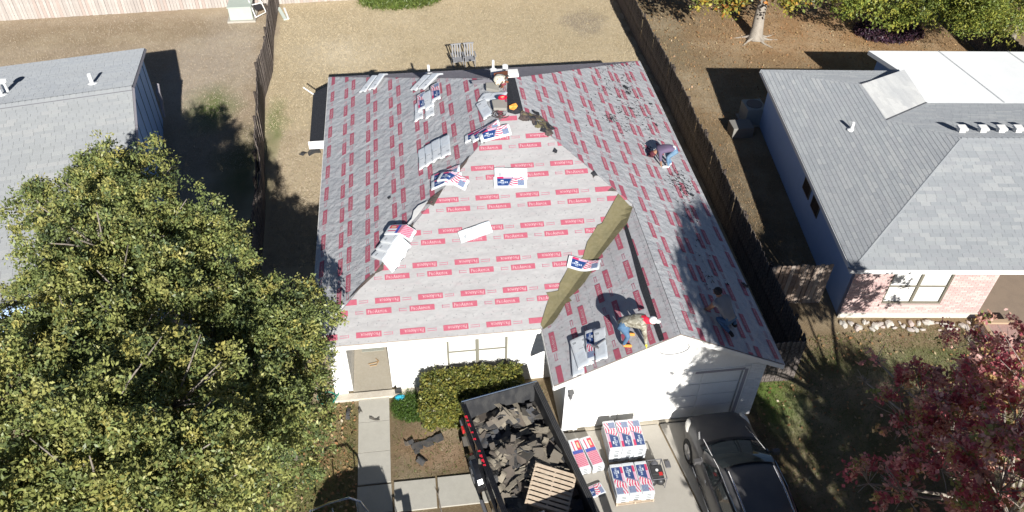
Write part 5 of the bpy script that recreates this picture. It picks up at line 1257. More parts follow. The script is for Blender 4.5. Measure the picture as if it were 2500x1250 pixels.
c_ = at(973, 958, .1); o = MB().box((0, 0, .12), (.2, .08, .22)).build('dark_box', m_blk, bevel=.01); o.location = (c_.x, c_.y, 0); tag(o, 'small dark box standing behind the cyan lid by the stoop', 'box')
tw = MB(); a0 = at(1078, 1250, .07); a1 = at(1070, 1210, .07); a2 = at(1062, 1190, .07); a3 = at(1072, 1192, .07)
tw.tube([a0+Vector((.05, -.7, 0)), a0, a1], [.02, .018, .014], 6).tube([a1, a2], .009, 5).tube([a1, a3], .009, 5); tag(tw.build('forked_stick', m_bark), 'forked dark stick lying on the walk left of the truck', 'stick')
gh = MB(); g0 = at(800, 985, .05); pts = [g0+Vector((.28*math.cos(t)*(.6+.05*t), .2*math.sin(t)*(.6+.05*t)+.02*t, .02+.01*t)) for t in np.linspace(0, 14, 60)]
tag(gh.build('garden_hose', mat('hose_green', (.02, .22, .16), .5)) if False else gh.tube(pts, .018, 5).build('garden_hose', mat('hose_green', (.02, .22, .16), .5)), 'coiled green garden hose under the oak at the front left house corner', 'garden hose')

# ------------------------------------------------------------------ cars
def loft(mb, secs, mi=0, cap=True):
    n = len(secs[0]); b = len(mb.v)
    for s_ in secs: mb.v += [tuple(p) for p in s_]
    for i in range(len(secs)-1):
        for k in range(n-1): mb.f.append((b+i*n+k, b+i*n+k+1, b+(i+1)*n+k+1, b+(i+1)*n+k)); mb.m.append(mi)
    if cap:
        mb.f.append(tuple(b+k for k in range(n))[::-1]); mb.m.append(mi); mb.f.append(tuple(b+(len(secs)-1)*n+k for k in range(n))); mb.m.append(mi)
def mirror_sec(y, half): return [(-x, y, z) for x, z in half[:-1]]+[(half[-1][0], y, half[-1][1])]+[(x, y, z) for x, z in half[:-1][::-1]]
def car(name, label, cat, loc, rz, paint, W, L_, Hh, hood_z, belt, hoodlen, roof0, roof1, glass):
    """nose at y=0, tail at y=-L_"""
    root = empty(name, loc, rz); tag(root, label, cat); hw = W/2
    def half(w_, zb, zs, zt, crown): return [(w_*.90, zb), (w_*.99, zb+.12), (w_, (zb+zs)/2), (w_*.985, zs), (w_*.90, zt-.02), (w_*.60, zt+crown*.7), (0, zt+crown)]
    S = []
    for (y, ws, zb, zs, zt, cr) in ((0.0, .66, .38, .56, .64, .01), (-.05, .78, .30, .60, .72, .02), (-.22, .91, .24, .66, .80, .04), (-.55, .975, .24, .74, hood_z-.06, .05), (-.95, 1.0, .24, .80, hood_z, .05),
        (-hoodlen, 1.0, .24, .86, belt-.02, .03), (-hoodlen-.5, 1.0, .24, .9, belt, .01), (-2.6, 1.0, .24, .92, belt+.01, 0), (-3.6, 1.0, .24, .95, belt+.03, 0), (-L_+.35, .97, .28, .95, belt+.04, 0), (-L_+.08, .90, .34, .9, belt, 0), (-L_, .8, .4, .8, belt-.1, 0)):
        S.append(mirror_sec(y, half(hw*ws, zb, zs, zt, cr)))
    mb = MB(); loft(mb, S); body = mb.build('body', paint, root, smooth=True)
    m = body.modifiers.new('sub', 'SUBSURF'); m.levels = 1; m.render_levels = 2
    # greenhouse
    def gh_(y, wb, wt, zb, zt, cr): return mirror_sec(y, [(hw*wb, zb), (hw*(wb*.6+wt*.4), zb+(zt-zb)*.5), (hw*wt, zt-.05), (hw*wt*.93, zt), (hw*wt*.5, zt+cr), (0, zt+cr*1.2)])
    G = [gh_(-hoodlen+.02, .88, .86, belt-.04, belt+.0, .0), gh_(-(hoodlen+roof0)/2, .93, .84, belt-.03, (belt+Hh)/2+.04, .03), gh_(-roof0, .95, .78, belt-.03, Hh-.07, .04), gh_(-(roof0*.6+roof1*.4), .95, .77, belt-.03, Hh, .04), gh_(-roof1, .94, .74, belt-.03, Hh-.05, .03), gh_(-roof1-.45, .9, .7, belt-.03, belt+.2, .02)]
    mb = MB(); loft(mb, G); cabn = mb.build('cabin', paint, root, smooth=True); m = cabn.modifiers.new('sub', 'SUBSURF'); m.levels = 1; m.render_levels = 2
    # glass sheets laid a few mm proud
    wy0, wy1, wz0, wz1 = -hoodlen-.02, -roof0+.06, belt+.035, Hh-.035
    ws = MB(); rows = 8
    for i in range(rows+1):
        t = i/rows; y = wy0+(wy1-wy0)*t; z = wz0+(wz1-wz0)*t+.055*math.sin(math.pi*t)
        for k in range(9):
            x = (k/8-.5)*2; wd = hw*(.86*(1-t)+.73*t); ws.v.append((x*wd, y-.10*x*x*(1-t*.3), z+.035*(1-x*x)-.01))
    for i in range(rows):
        for k in range(8): a = i*9+k; ws.f.append((a, a+1, a+10, a+9)); ws.m.append(0)
    ws.build('windscreen', glass, root, smooth=True)
    for sg in (-1, 1):
        for (ya, yb2, nm_) in ((-hoodlen-.55, -2.55, 'side_window'), (-2.62, -roof1+.05, 'side_window')):
            pz = [(ya, belt+.04), (yb2, belt+.05), (yb2, Hh-.16), (min(ya, -roof0+.1), Hh-.17)]
            vs = []
            for y, z in pz:
                t = (z-belt)/(Hh-belt); vs.append((sg*hw*(.962*(1-t)+.80*t)+sg*.004, y, z))
            MB().add(vs, [(0, 1, 2, 3) if sg > 0 else (3, 2, 1, 0)]).build(nm_, glass, root)
        MB().tube([(sg*hw*.955, -hoodlen-.4, belt+.03), (sg*hw*.975, -2.6, belt+.035), (sg*hw*.955, -L_+.6, belt+.05)], .012, 5).build('belt_trim', m_chrome, root)
        MB().tube([(sg*hw*.72, -hoodlen+.1, belt+.08), (sg*hw*.79, -roof0+.05, Hh-.11), (sg*hw*.80, -(roof0+roof1)/2, Hh-.075), (sg*hw*.76, -roof1, Hh-.13)], .012, 5).build('window_trim', m_chrome, root)
        mm_ = MB(); mm_.box((sg*(hw+.13), -hoodlen-.55, belt+.08), (.2, .12, .15)); mm_.tube([(sg*(hw+.05), -hoodlen-.52, belt+.04), (sg*(hw-.06), -hoodlen-.5, belt+.03)], .03, 6); mm_.build('wing_mirror', paint, root, bevel=.035)
        hl = MB(); hl.sphere((0, 0, 0), (.085, .22, .07), 12, 8); h_ = hl.build('headlight', m_lens, root, smooth=True); h_.location = (sg*hw*.86, -.38, .76); h_.rotation_euler = (R(12), 0, sg*R(20))
        MB().tube([(sg*hw*1.0, -2.35, .88), (sg*hw*1.015, -2.27, .885), (sg*hw*1.0, -2.18, .88)], .014, 6).build('door_handle', m_chrome, root)
        for y in (-.95, -L_+1.0): wheel(root, sg*(hw-.10), y, .36, .22, sg)
        MB().tube([(sg*hw*.99, -1.4, .30), (sg*hw*1.0, -L_+1.5, .30)], .02, 5).build('sill_trim', m_chrome, root)
    MB().tube([(-hw*.55, -.06, .56), (0, -.0, .57), (hw*.55, -.06, .56)], .03, 6).build('grille_bar', m_chrome, root)
    mb = MB(); mb.tube([(-.1, -hoodlen+.03, belt+.05), (-.55, -hoodlen-.05, belt+.06)], .012, 5).tube([(.1, -hoodlen+.03, belt+.05), (-.0+.6, -hoodlen-.06, belt+.05)], .012, 5); mb.build('wiper', m_blk, root)['kind'] = 'stuff'
    cw = MB(); cw.v = []; n_ = 9
    for k in range(n_):
        x = (k/(n_-1)-.5)*2; cw.v += [(x*hw*.86, -hoodlen+.10-.12*x*x, belt+.035-.02*x*x), (x*hw*.86, -hoodlen-.04-.12*x*x, belt+.045-.02*x*x)]
    for k in range(n_-1): cw.f.append((k*2, k*2+1, k*2+3, k*2+2)); cw.m.append(0)
    cw.build('cowl', m_blk, root)
    return root
m_lens = mat('lamp_lens', (.7, .68, .62), .15, spec=.6)
m_cglass = mat('car_glass', (.035, .045, .045), .04, spec=.8)
m_cpaint = mat('dark_grey_paint', (.085, .082, .083), .38, metal=0, coat=.3, noises=[(2.5, (.11, .105, .10), .5)])
suv = car('parked_suv', 'dark grey SUV with chrome roof rails parked nose-in at the right of the driveway', 'car', (6.42, -2.17, .055), R(1.5), m_cpaint, 1.92, 4.75, 1.68, .96, 1.06, 1.22, 2.35, 3.75, m_cglass)
for sg in (-1, 1):
    MB().tube([(sg*.60, -2.45, 1.66), (sg*.60, -2.52, 1.72), (sg*.605, -3.1, 1.745), (sg*.60, -3.85, 1.70), (sg*.59, -3.92, 1.64)], [.018, .022, .024, .022, .018], 8).build('roof_rail', m_chrome, suv, smooth=True)
    MB().tube([(sg*.66, -.78, .985), (sg*.73, -1.02, .995)], .02, 6).tube([(sg*.69, -.78, .98), (sg*.76, -1.02, .985)], .008, 6).build('bonnet_vent', m_chrome, suv)
m_pp = mat('pale_blue_paint', (.26, .34, .44), .25, coat=.5)
pu = car('pickup', 'pale blue pickup with metal front guard, just entering the bottom edge of the view', 'pickup', (-3.80, -4.28, 0), R(12.3), m_pp, 2.05, 5.3, 2.12, 1.32, 1.38, 1.35, 1.95, 3.2, m_cglass)
pu.scale = (1, 1, 1)
gg = MB(); gg.tube([(-.95, -1.1, 1.45), (-.93, -.3, 1.5), (-.80, .12, 1.42), (-.35, .16, 1.45), (.15, .16, 1.42), (.4, .1, 1.2), (.55, .02, .7)], .03, 7)
gg.tube([(-.3, .12, .5), (-.3, .13, 1.25)], .02, 6).tube([(.3, .12, .5), (.3, .13, 1.25)], .02, 6); gg.build('front_guard', m_chrome, pu)
for sg in (-1, 1): MB().box((sg*1.28, -2.25, 1.45), (.22, .1, .32)).tube([(sg*1.2, -2.25, 1.35), (sg*.95, -2.2, 1.3)], .025, 6).build('towing_mirror', m_blk, pu, bevel=.03)
# ------------------------------------------------------------------ people
m_skin = mat('skin', (.30, .16, .10), .6); m_jean = mat('jeans', (.07, .14, .24), .85, noises=[(9, (.13, .22, .33), .5), (50, (.05, .1, .18), .3)]); m_jean2 = mat('jeans_dusty', (.10, .19, .30), .85, noises=[(7, (.2, .3, .38), .5)])
m_camo = mat('camouflage', (.30, .28, .22), .9, noises=[(9, (.17, .15, .11), .9, 2, (1, 1, 1), (.5, .54)), (14, (.42, .40, .33), .9, 2, (1, 1, 1), (.54, .58))])
m_purple = mat('plum_shirt', (.12, .09, .15), .9, noises=[(6, (.16, .12, .19), .5)]); m_greyt = mat('grey_shirt', (.26, .25, .25), .9, noises=[(5, (.2, .2, .2), .5)])
m_redc = mat('red_cloth', (.62, .02, .05), .8); m_wht = mat('white_cloth', (.75, .76, .74), .8); m_org = mat('orange_suede', (.62, .28, .06), .8); m_yel = mat('yellow_glove', (.62, .55, .04), .7); m_drk = mat('dark_cloth', (.03, .028, .03), .9)
def person(label, loc, rz, J, mats, extras=()):
    """J: name -> (pos, radius, parent, material index); metres, +x is where the person faces"""
    root = empty('person', loc, rz); tag(root, label, 'person')
    names = list(J); me = D.meshes.new('body')
    me.from_pydata([J[k][0] for k in names], [(names.index(k), names.index(J[k][2])) for k in names if J[k][2]], [])
    ob = D.objects.new('body', me); COL.objects.link(ob)
    sk_ = ob.modifiers.new('skin', 'SKIN'); sk_.use_smooth_shade = True
    for i, k in enumerate(names):
        r_ = J[k][1]; me.skin_vertices[0].data[i].radius = (r_, r_) if not isinstance(r_, tuple) else r_
        me.skin_vertices[0].data[i].use_root = (k == 'pelvis')
    sb_ = ob.modifiers.new('sub', 'SUBSURF'); sb_.levels = 2; sb_.render_levels = 2
    bpy.context.view_layer.update()
    ev = ob.evaluated_get(bpy.context.evaluated_depsgraph_get()); m2 = D.meshes.new_from_object(ev)
    D.objects.remove(ob); m2.materials.clear()
    for m in mats: m2.materials.append(m)
    segs = [(Vector(J[k][0]), Vector(J[J[k][2]][0]) if J[k][2] else Vector(J[k][0]), J[k][3], (J[k][1] if not isinstance(J[k][1], tuple) else J[k][1][0])) for k in names]
    for p in m2.polygons:
        c = p.center; best = 9; mi = 0
        for a, b, m, r_ in segs:
            ab = b-a; t = 0 if ab.length < 1e-6 else max(0, min(1, (c-a).dot(ab)/ab.length_squared)); d_ = (c-(a+ab*t)).length-r_*.6
            if d_ < best: best = d_; mi = m
        p.material_index = mi; p.use_smooth = True
    m2.name = 'body'; b_ = D.objects.new('body', m2); COL.objects.link(b_); b_.parent = root
    for nm_, mb_, mt in extras: mb_.build(nm_, mt, root, smooth=True)
    return root
def hand(base, fwd, dn, mi, J, pre, par):
    """a palm and five fingers, each its own chain"""
    f = Vector(fwd).normalized(); d_ = Vector(dn).normalized(); s_ = f.cross(d_).normalized(); b = Vector(base)
    J[pre+'palm'] = (tuple(b+f*.05), (.034, .02), par, mi)
    for k, l_ in enumerate((.062, .075, .07, .052)):
        r0 = b+f*.09+s_*(k-1.5)*.022; J[pre+'f%da' % k] = (tuple(r0), .010, pre+'palm', mi); J[pre+'f%db' % k] = (tuple(r0+f*l_*.5+d_*.012), .009, pre+'f%da' % k, mi); J[pre+'f%dc' % k] = (tuple(r0+f*l_*.8+d_*.04), .008, pre+'f%db' % k, mi)
    J[pre+'t0'] = (tuple(b+f*.05+s_*.045), .012, pre+'palm', mi); J[pre+'t1'] = (tuple(b+f*.09+s_*.06+d_*.02), .010, pre+'t0', mi)
def head_parts(c, look, skin_extra=(), r=.095):
    """nose, ears, eyes placed on the head"""
    l_ = Vector(look).normalized(); s_ = l_.cross(Vector((0, 0, 1))).normalized(); u = s_.cross(l_); c = Vector(c)
    fc = MB(); fc.sphere(c+l_*.105-u*.01, (.018, .016, .02), 8, 6); fc.sphere(c+s_*.09, (.02, .02, .035), 8, 6); fc.sphere(c-s_*.09, (.02, .02, .035), 8, 6)
    ey = MB(); ey.sphere(c+l_*.09+s_*.035+u*.02, .011, 6, 5); ey.sphere(c+l_*.09-s_*.035+u*.02, .011, 6, 5)
    mo = MB(); mo.sphere(c+l_*.092-u*.05, (.014, .022, .007), 8, 5)
    return [('face', fc, m_skin), ('eyes', ey, m_drk), ('mouth', mo, m_redc)]
def cap(c, r, up, look, m_, brim=True):
    c = Vector(c); mb = MB(); mb.sphere(c+Vector(up)*.03, (r, r, r*.85), 16, 10)
    if brim:
        l_ = Vector(look).normalized(); mb.sphere(c+l_*(r*1.15)+Vector(up)*.01, (r*.75, r*.7, .012), 12, 6)
    return ('cap', mb, m_)
# 1: bending far over, hips high, facing up the slope (-x)
f1 = (at_roof(1622, 411)+at_roof(1641, 409))/2
zz = lambda x, y: roof_z(f1.x+x, f1.y+y)-f1.z+.03
J = {}
rz1 = R(172)
def lz(x, y, base, rz): 
    wx = x*math.cos(rz)-y*math.sin(rz); wy = x*math.sin(rz)+y*math.cos(rz); return roof_z(base.x+wx, base.y+wy)-base.z+.03
b1 = f1.copy()
J['pelvis'] = ((-.16, 0, .78), .135, None, 0)
for s_, n_ in ((1, 'l'), (-1, 'r')):
    fx = .02+.06*s_; z_ = lz(fx, .13*s_, b1, rz1)
    J[n_+'hip'] = ((-.14, .09*s_, .76), .105, 'pelvis', 0); J[n_+'knee'] = ((.12, .13*s_, .48+z_*.5), .07, n_+'hip', 0); J[n_+'ank'] = ((fx-.04, .13*s_, .13+z_), .05, n_+'knee', 0); J[n_+'heel'] = ((fx-.05, .13*s_, .055+z_), .048, n_+'ank', 3); J[n_+'toe'] = ((fx+.17, .14*s_, .045+z_+.02), .042, n_+'heel', 3)
J['waist'] = ((.02, 0, .84), .125, 'pelvis', 2); J['chest'] = ((.28, 0, .84), .15, 'waist', 1); J['neckb'] = ((.45, 0, .76), .09, 'chest', 1); J['neck'] = ((.50, 0, .70), .055, 'neckb', 4); J['head'] = ((.57, 0, .62), .095, 'neck', 4); J['crown'] = ((.61, 0, .55), .085, 'head', 4)
for s_, n_ in ((1, 'l'), (-1, 'r')):
    J[n_+'sho'] = ((.40, .17*s_, .76), .075, 'chest', 1); J[n_+'elb'] = ((.36, .22*s_, .48), .05, n_+'sho', 1); J[n_+'wri'] = ((.30, .17*s_, .25), .032, n_+'elb', 4); hand((.29, .16*s_, .23), (-.1, 0, -1), (-1, 0, 0), 4, J, n_, n_+'wri')
ex1 = head_parts((.59, 0, .59), (.3, 0, -1))+[cap((.60, 0, .59), .112, (.3, 0, .1), (.6, 0, -.8), mat('dark_red_cap', (.09, .02, .03), .9))]
person('worker in a plum shirt, jeans and white shoes bending far over on the right slope', b1, rz1, J, [m_jean2, m_purple, m_wht, m_wht, m_skin], ex1)
# 2: camouflage hoodie, red hood, white cap; leaning over the garage slope, facing right
f2 = (at_roof(1534, 825)+at_roof(1524, 848))/2; rz2 = R(-12); J = {}
J['pelvis'] = ((-.22, .04, .72), .135, None, 0)
for s_, n_ in ((1, 'l'), (-1, 'r')):
    fx = (.06 if s_ > 0 else -.02); z_ = lz(fx, .17*s_, f2, rz2)
    J[n_+'hip'] = ((-.20, .04+.10*s_, .70), .11, 'pelvis', 0); J[n_+'knee'] = ((.0, .16*s_, .42+z_*.5), .072, n_+'hip', 0); J[n_+'ank'] = ((fx-.06, .17*s_, .13+z_), .052, n_+'knee', 0); J[n_+'heel'] = ((fx-.06, .17*s_, .055+z_), .05, n_+'ank', 2); J[n_+'toe'] = ((fx+.16, .17*s_, .045+z_+.02), .044, n_+'heel', 2)
J['waist'] = ((-.04, .04, .82), .14, 'pelvis', 1); J['chest'] = ((.22, .02, .90), .165, 'waist', 1); J['neckb'] = ((.40, 0, .92), .11, 'chest', 3); J['neck'] = ((.46, -.01, .92), .075, 'neckb', 3); J['head'] = ((.54, -.02, .92), .1, 'neck', 3); J['crown'] = ((.58, -.02, .93), .085, 'head', 3)
for s_, n_ in ((1, 'l'), (-1, 'r')):
    J[n_+'sho'] = ((.34, .19*s_, .84), .085, 'chest', 1); J[n_+'elb'] = ((.42, .20*s_-.05, .56), .06, n_+'sho', 1); J[n_+'wri'] = ((.46, .12*s_-.16, .34), .04, n_+'elb', 1); hand((.47, .11*s_-.17, .31), (.2, -.2, -1), (-1, 0, .0), 4, J, n_, n_+'wri')
ex2 = head_parts((.56, -.02, .91), (1, 0, -.5))+[cap((.57, -.02, .95), .112, (.1, 0, .4), (1, 0, -.2), m_wht)]
person('worker in camouflage hoodie, red hood, white cap and yellow gloves above the garage gable', f2, rz2, J, [m_jean, m_camo, m_org, m_redc, m_yel], ex2)
# 3: in the shade on the right slope, crouched, back to the camera
f3 = at_roof(1783, 812); rz3 = R(118); J = {}
J['pelvis'] = ((.10, -.02, .34), .14, None, 0)
for s_, n_ in ((1, 'l'), (-1, 'r')):
    z_ = lz(-.05 if s_ < 0 else .25, .14*s_, f3, rz3)
    if s_ < 0: J[n_+'hip'] = ((.12, -.12, .34), .105, 'pelvis', 0); J[n_+'knee'] = ((.42, -.30, .36+lz(.42, -.3, f3, rz3)*.6), .075, n_+'hip', 0); J[n_+'ank'] = ((.10, -.26, .12+lz(.1, -.26, f3, rz3)), .052, n_+'knee', 0); J[n_+'heel'] = ((.06, -.26, .06+lz(.06, -.26, f3, rz3)), .05, n_+'ank', 2); J[n_+'toe'] = ((.26, -.28, .05+lz(.26, -.28, f3, rz3)), .045, n_+'heel', 2)
    else: J[n_+'hip'] = ((.10, .11, .32), .105, 'pelvis', 0); J[n_+'knee'] = ((.36, .20, .12+lz(.36, .2, f3, rz3)), .075, n_+'hip', 0); J[n_+'ank'] = ((-.06, .14, .09+lz(-.06, .14, f3, rz3)), .052, n_+'knee', 0); J[n_+'heel'] = ((-.12, .14, .10+lz(-.12, .14, f3, rz3)), .05, n_+'ank', 2); J[n_+'toe'] = ((-.20, .14, .06+lz(-.2, .14, f3, rz3)), .042, n_+'heel', 2)
J['waist'] = ((.22, 0, .50), .135, 'pelvis', 1); J['chest'] = ((.42, .01, .68), .16, 'waist', 1); J['neckb'] = ((.54, .02, .78), .09, 'chest', 1); J['neck'] = ((.58, .02, .83), .055, 'neckb', 3); J['head'] = ((.64, .02, .88), .095, 'neck', 3); J['crown'] = ((.66, .02, .95), .08, 'head', 3)
for s_, n_ in ((1, 'l'), (-1, 'r')):
    J[n_+'sho'] = ((.50, .19*s_, .72), .08, 'chest', 1); J[n_+'elb'] = ((.60, .25*s_, .46), .05, n_+'sho', 3); J[n_+'wri'] = ((.74, .16*s_, .30), .033, n_+'elb', 3); hand((.76, .15*s_, .28), (.5, 0, -1), (-.5, 0, -1), 3, J, n_, n_+'wri')
hr = MB(); hr.sphere((.63, .02, .92), (.108, .105, .1), 14, 9)
ex3 = head_parts((.66, .02, .89), (1, 0, -.3))+[('hair', hr, m_drk)]
person('worker in a grey shirt and jeans crouching in the tree shade on the right slope', f3, rz3, J, [m_jean, m_greyt, m_drk, m_skin], ex3).scale = (1.12, 1.12, 1.12)

# ------------------------------------------------------------------ odds and ends on the roof
def scrap(px, py, sz, rz, ci, lab, grp='torn felt scraps beside the peak', seed=0, lift=.05):
    p = at_roof(px, py); r = random.Random(seed); n = 7
    pl2 = [(math.cos(k*6.283/n+r.uniform(-.3, .3))*sz*r.uniform(.45, 1), math.sin(k*6.283/n+r.uniform(-.3, .3))*sz*r.uniform(.45, 1)) for k in range(n)]
    top = [(p.x+a, p.y+b, roof_z(p.x+a, p.y+b)+lift+r.uniform(0, .07)) for a, b in pl2]; ctr = Vector(p)
    mb = MB(); cz = (p.x, p.y, roof_z(p.x, p.y)+lift+.05); mb.add([cz]+top+[(a, b, c-.014) for a, b, c in top], [(0, i+1, (i+1) % n+1) for i in range(n)]+[(i+1, i+1+n, (i+1) % n+1+n, (i+1) % n+1) for i in range(n)])
    o = mb.build('felt_scrap', ci, None, True, loc=p); tag(o, lab, 'felt scrap', grp); return o
for i in range(22):
    t = i/21; px = 1120+(1100+t*440+random.uniform(-40, 50))/6.944; py = 160+(850+t*230+random.uniform(-60, 60)+(90 if i % 5 == 0 and t > .3 else 0))/6.944
    scrap(px, py, random.uniform(.10, .24), 0, (m_brownfelt, m_brownfelt, m_olive, m_black)[i % 4], ('brown', 'brown', 'olive', 'black')[i % 4]+(' large' if i % 3 else ' ragged')+' felt scrap on the hip, '+('beside the ridge strip', 'a little below the ridge strip', 'in the middle of the trail', 'at the lower end of the trail')[min(3, int(t*4))], seed=i)
scrap(1310, 283, .16, 0, m_black, 'small black felt scrap right of the peak, a little above the others', None, 77)
for i, (px, py, s_) in enumerate([(950, 486, .09), (1528, 217, .18), (1535, 230, .12), (1602, 308, .09), (1588, 257, .1), (1356, 375, .1), (1450, 430, .12), (1690, 480, .1), (1818, 700, .14), (1776, 697, .05), (1583, 290, .05), (1540, 268, .06)]):
    scrap(px, py, s_, 0, m_black, ['lone black scrap on the left slope above the big heap', 'black scrap high on the right slope', 'second black scrap just below the first one high on the right slope', 'rounded black scrap above the bending worker', 'small black scrap high on the right slope near its eave', 'thin black scrap near the right hip of the front slope', 'dark scrap at the right hip of the front slope', 'dark scrap near the right eave below the bending worker', 'black scrap near the eave above the crouching worker', 'tiny black scrap in the dappled shade near the eave', 'tiny scrap among the crumbs on the upper right slope', 'tiny scrap left of the bending worker\'s shadow'][i], None, 100+i, .035)
crm = MB(); r = random.Random(3)
def crumbs(x0, y0, x1, y1, n, w_):
    for _ in range(n):
        t = r.random(); px = x0+(x1-x0)*t+r.gauss(0, w_); py = y0+(y1-y0)*t+r.gauss(0, w_*.6)
        p = at_roof(px, py)
        if p.x > XR-.05 or p.y > YB-.1: continue
        a = r.random()*6.28; s_ = r.uniform(.008, .035); q_ = [(math.cos(a)*s_*1.5, math.sin(a)*s_*1.5), (math.cos(a+1.8)*s_*.5, math.sin(a+1.8)*s_*.5), (math.cos(a+3.1)*s_*1.3, math.sin(a+3.1)*s_*1.3), (math.cos(a-1.5)*s_*.6, math.sin(a-1.5)*s_*.6)]
        crm.slab([(p.x+u, p.y+v, roof_z(p.x+u, p.y+v)+.04) for u, v in q_], .012)
for a_ in ((1470, 160, 1560, 320, 120, 16), (1530, 180, 1510, 330, 110, 12), (1490, 285, 1490, 295, 60, 7), (1550, 240, 1600, 330, 70, 18), (1575, 360, 1600, 385, 60, 8), (1640, 425, 1680, 470, 150, 12), (1655, 440, 1690, 540, 60, 12), (1690, 560, 1740, 700, 40, 14), (1480, 160, 1545, 160, 50, 8), (1480, 200, 1440, 300, 30, 20)): crumbs(*a_)
o = crm.build('shingle_crumbs', m_black); tag(o, 'black shingle crumbs strewn over the upper and right part of the right slope', 'crumbs', None, 'stuff')
# things gathered at the peak
def roof_slab(name, pxs, z_off, th, m_, lab, cat, grp=None):
    P = [at_roof(*p) for p in pxs]; zm = max(roof_z(p.x, p.y) for p in P)
    top = [Vector((p.x, p.y, roof_z(p.x, p.y)*.5+zm*.5+z_off)) for p in P]; c = sum(top, Vector())/len(top)
    o = MB().slab([t-c for t in top], th).build(name, m_, None, bevel=.008); o.location = c; tag(o, lab, cat, grp); return o
zp = lambda a_, b_: (1120+a_/6.944, 160+b_/6.944)
m_sand = mat('sandy_shingle', (.36, .34, .30), .9, noises=[(50, (.26, .25, .22), .5)])
roof_slab('open_shingles', [zp(460, 390), zp(660, 340), zp(690, 480), zp(465, 490)], .12, .1, m_sand, 'unwrapped pale sandy shingle stack at the upper left of the black ridge strip', 'shingles')
roof_slab('open_shingles', [zp(560, 700), zp(690, 650), zp(820, 690), zp(810, 790), zp(590, 830)], .12, .1, m_sand, 'unwrapped pale sandy shingle stack under the red tool at the peak', 'shingles')
roof_slab('metal_flashing', [zp(215, 385), zp(420, 320), (1120+600/6.944, 160+300/6.944), zp(600, 340), zp(245, 440)], .1, .01, m_trim, 'long grey metal flashing left of the torn bag at the peak', 'flashing')
bx = at_roof(*zp(700, 320)); mb = MB()
bx = Vector((bx.x, bx.y, bx.z+.18)); bag = MB(); bag.sphere((0, 0, 0), (.24, .2, .14), 14, 9); me = bag
o = bag.build('torn_bag', mat('white_bag', (.62, .58, .46), .6, noises=[(9, (.72, .7, .62), .6), (16, (.3, .12, .05), .8, 2, (1, 1, 1), (.58, .64))]), smooth=True); o.location = bx
for v in o.data.vertices: v.co += Vector((noise.noise(v.co*7), noise.noise(v.co*7+Vector((3, 1, 2))), noise.noise(v.co*9)))*.08
tag(o, 'crumpled white bag at the top of the ridge strip', 'bag')
m_rust = mat('rust_brown', (.26, .07, .035), .8, noises=[(14, (.12, .05, .03), .6), (30, (.4, .2, .08), .4)])
roof_slab('torn_carton', [zp(590, 235), zp(830, 210), zp(835, 270), zp(600, 300)], .14, .05, m_rust, 'rusty red carton flap behind the crumpled white bag', 'carton')
for k in range(9):
    a_, b_ = random.uniform(700, 840), random.uniform(240, 450)
    scrap(*zp(a_, b_), random.uniform(.06, .13), 0, (m_rust, m_brownfelt)[k % 2], ('rusty', 'dark brown')[k % 2]+' scrap round the crumpled white bag at the peak', 'scraps round the white bag', 200+k, .12)
rb = at_roof(*zp(740, 680)); tl = empty('red_tool', rb+UZ*.30, .1); tag(tl, 'red power tool lying on the open shingle stack at the peak', 'power tool')
tor = MB()
pts = [(.11*math.cos(t), .07*math.sin(t), 0) for t in np.linspace(0, 6.283, 17)]; tor.tube(pts, .04, 8, cap=False); tor.build('casing', mat('bright_red', (.62, .01, .04), .4), tl, smooth=True); MB().box((0, 0, .0), (.12, .05, .05)).build('magazine', mat('pale_yellow', (.7, .6, .3), .6), tl, bevel=.01)
hc = at_roof(*zp(700, 860)); hp2 = [hc+Vector((.02*t*math.cos(t*1.3)+.0, .018*t*math.sin(t*1.3), .08+.012*math.sin(t*3)+(roof_z(hc.x, hc.y)-hc.z))) for t in np.linspace(1, 15, 70)]
tag(MB().tube(hp2, .014, 5).build('air_hose', mat('brown_hose', (.07, .05, .045), .5)), 'tangled dark air hose at the foot of the ridge strip', 'hose')
scrap(*zp(925, 760), .15, 0, mat('orange_wrap', (.75, .32, .06), .6), 'bright orange wrapper scrap at the lower end of the ridge strip', None, 301, .08)
cl = []
for k in range(7):
    p = at_roof(*zp(870+k*19+random.uniform(-10, 10), 280+k*70)); MB().box(p+UZ*.06, (.05, .02, .006)).build('ridge_clip', m_pvc, house, False) if False else None
# antenna-like pole left of the house, debris twigs
p = at(768, 232, 2.2); tag(MB().tube([p+Vector((-.45, .45, .1)), p, p+Vector((.25, .2, .0))], .03, 6).build('bent_gutter_piece', m_pvc), 'bent white gutter piece sticking out by the side awning', 'gutter')
# back yard: chairs, boards, utility box with a broken chair
m_chair = mat('grey_plastic', (.24, .24, .25), .6)
def chair(loc, rz, label):
    root = empty('garden_chair', loc, rz); tag(root, label, 'chair', 'grey garden chairs in the middle back yard')
    MB().box((0, 0, .4), (.5, .46, .03)).build('seat', m_chair, root)
    for k in range(4): MB().box((-.18+k*.12, .26, .72), (.06, .02, .62), Matrix.Rotation(R(-12), 3, 'X')).build('back_slat', m_chair, root)
    MB().box((0, .33, 1.03), (.5, .03, .06)).build('top_rail', m_chair, root)
    for sx in (-1, 1):
        for y in (-.2, .22): MB().tube([(sx*.23, y, 0), (sx*.23, y, .62 if y < 0 else .42)], .022, 5).build('leg', m_chair, root)
        MB().box((sx*.26, .0, .63), (.07, .5, .025)).build('armrest', m_chair, root)
c1, c2 = at(1118, 164, 0), at(1134, 162, 0)
chair((c1.x, c1.y, 0), R(8), 'grey garden chair in the middle back yard, the left one of the two'); chair((c2.x+.25, c2.y, 0), R(4), 'grey garden chair in the middle back yard, the right one of the two')
tr_ = MB(); 
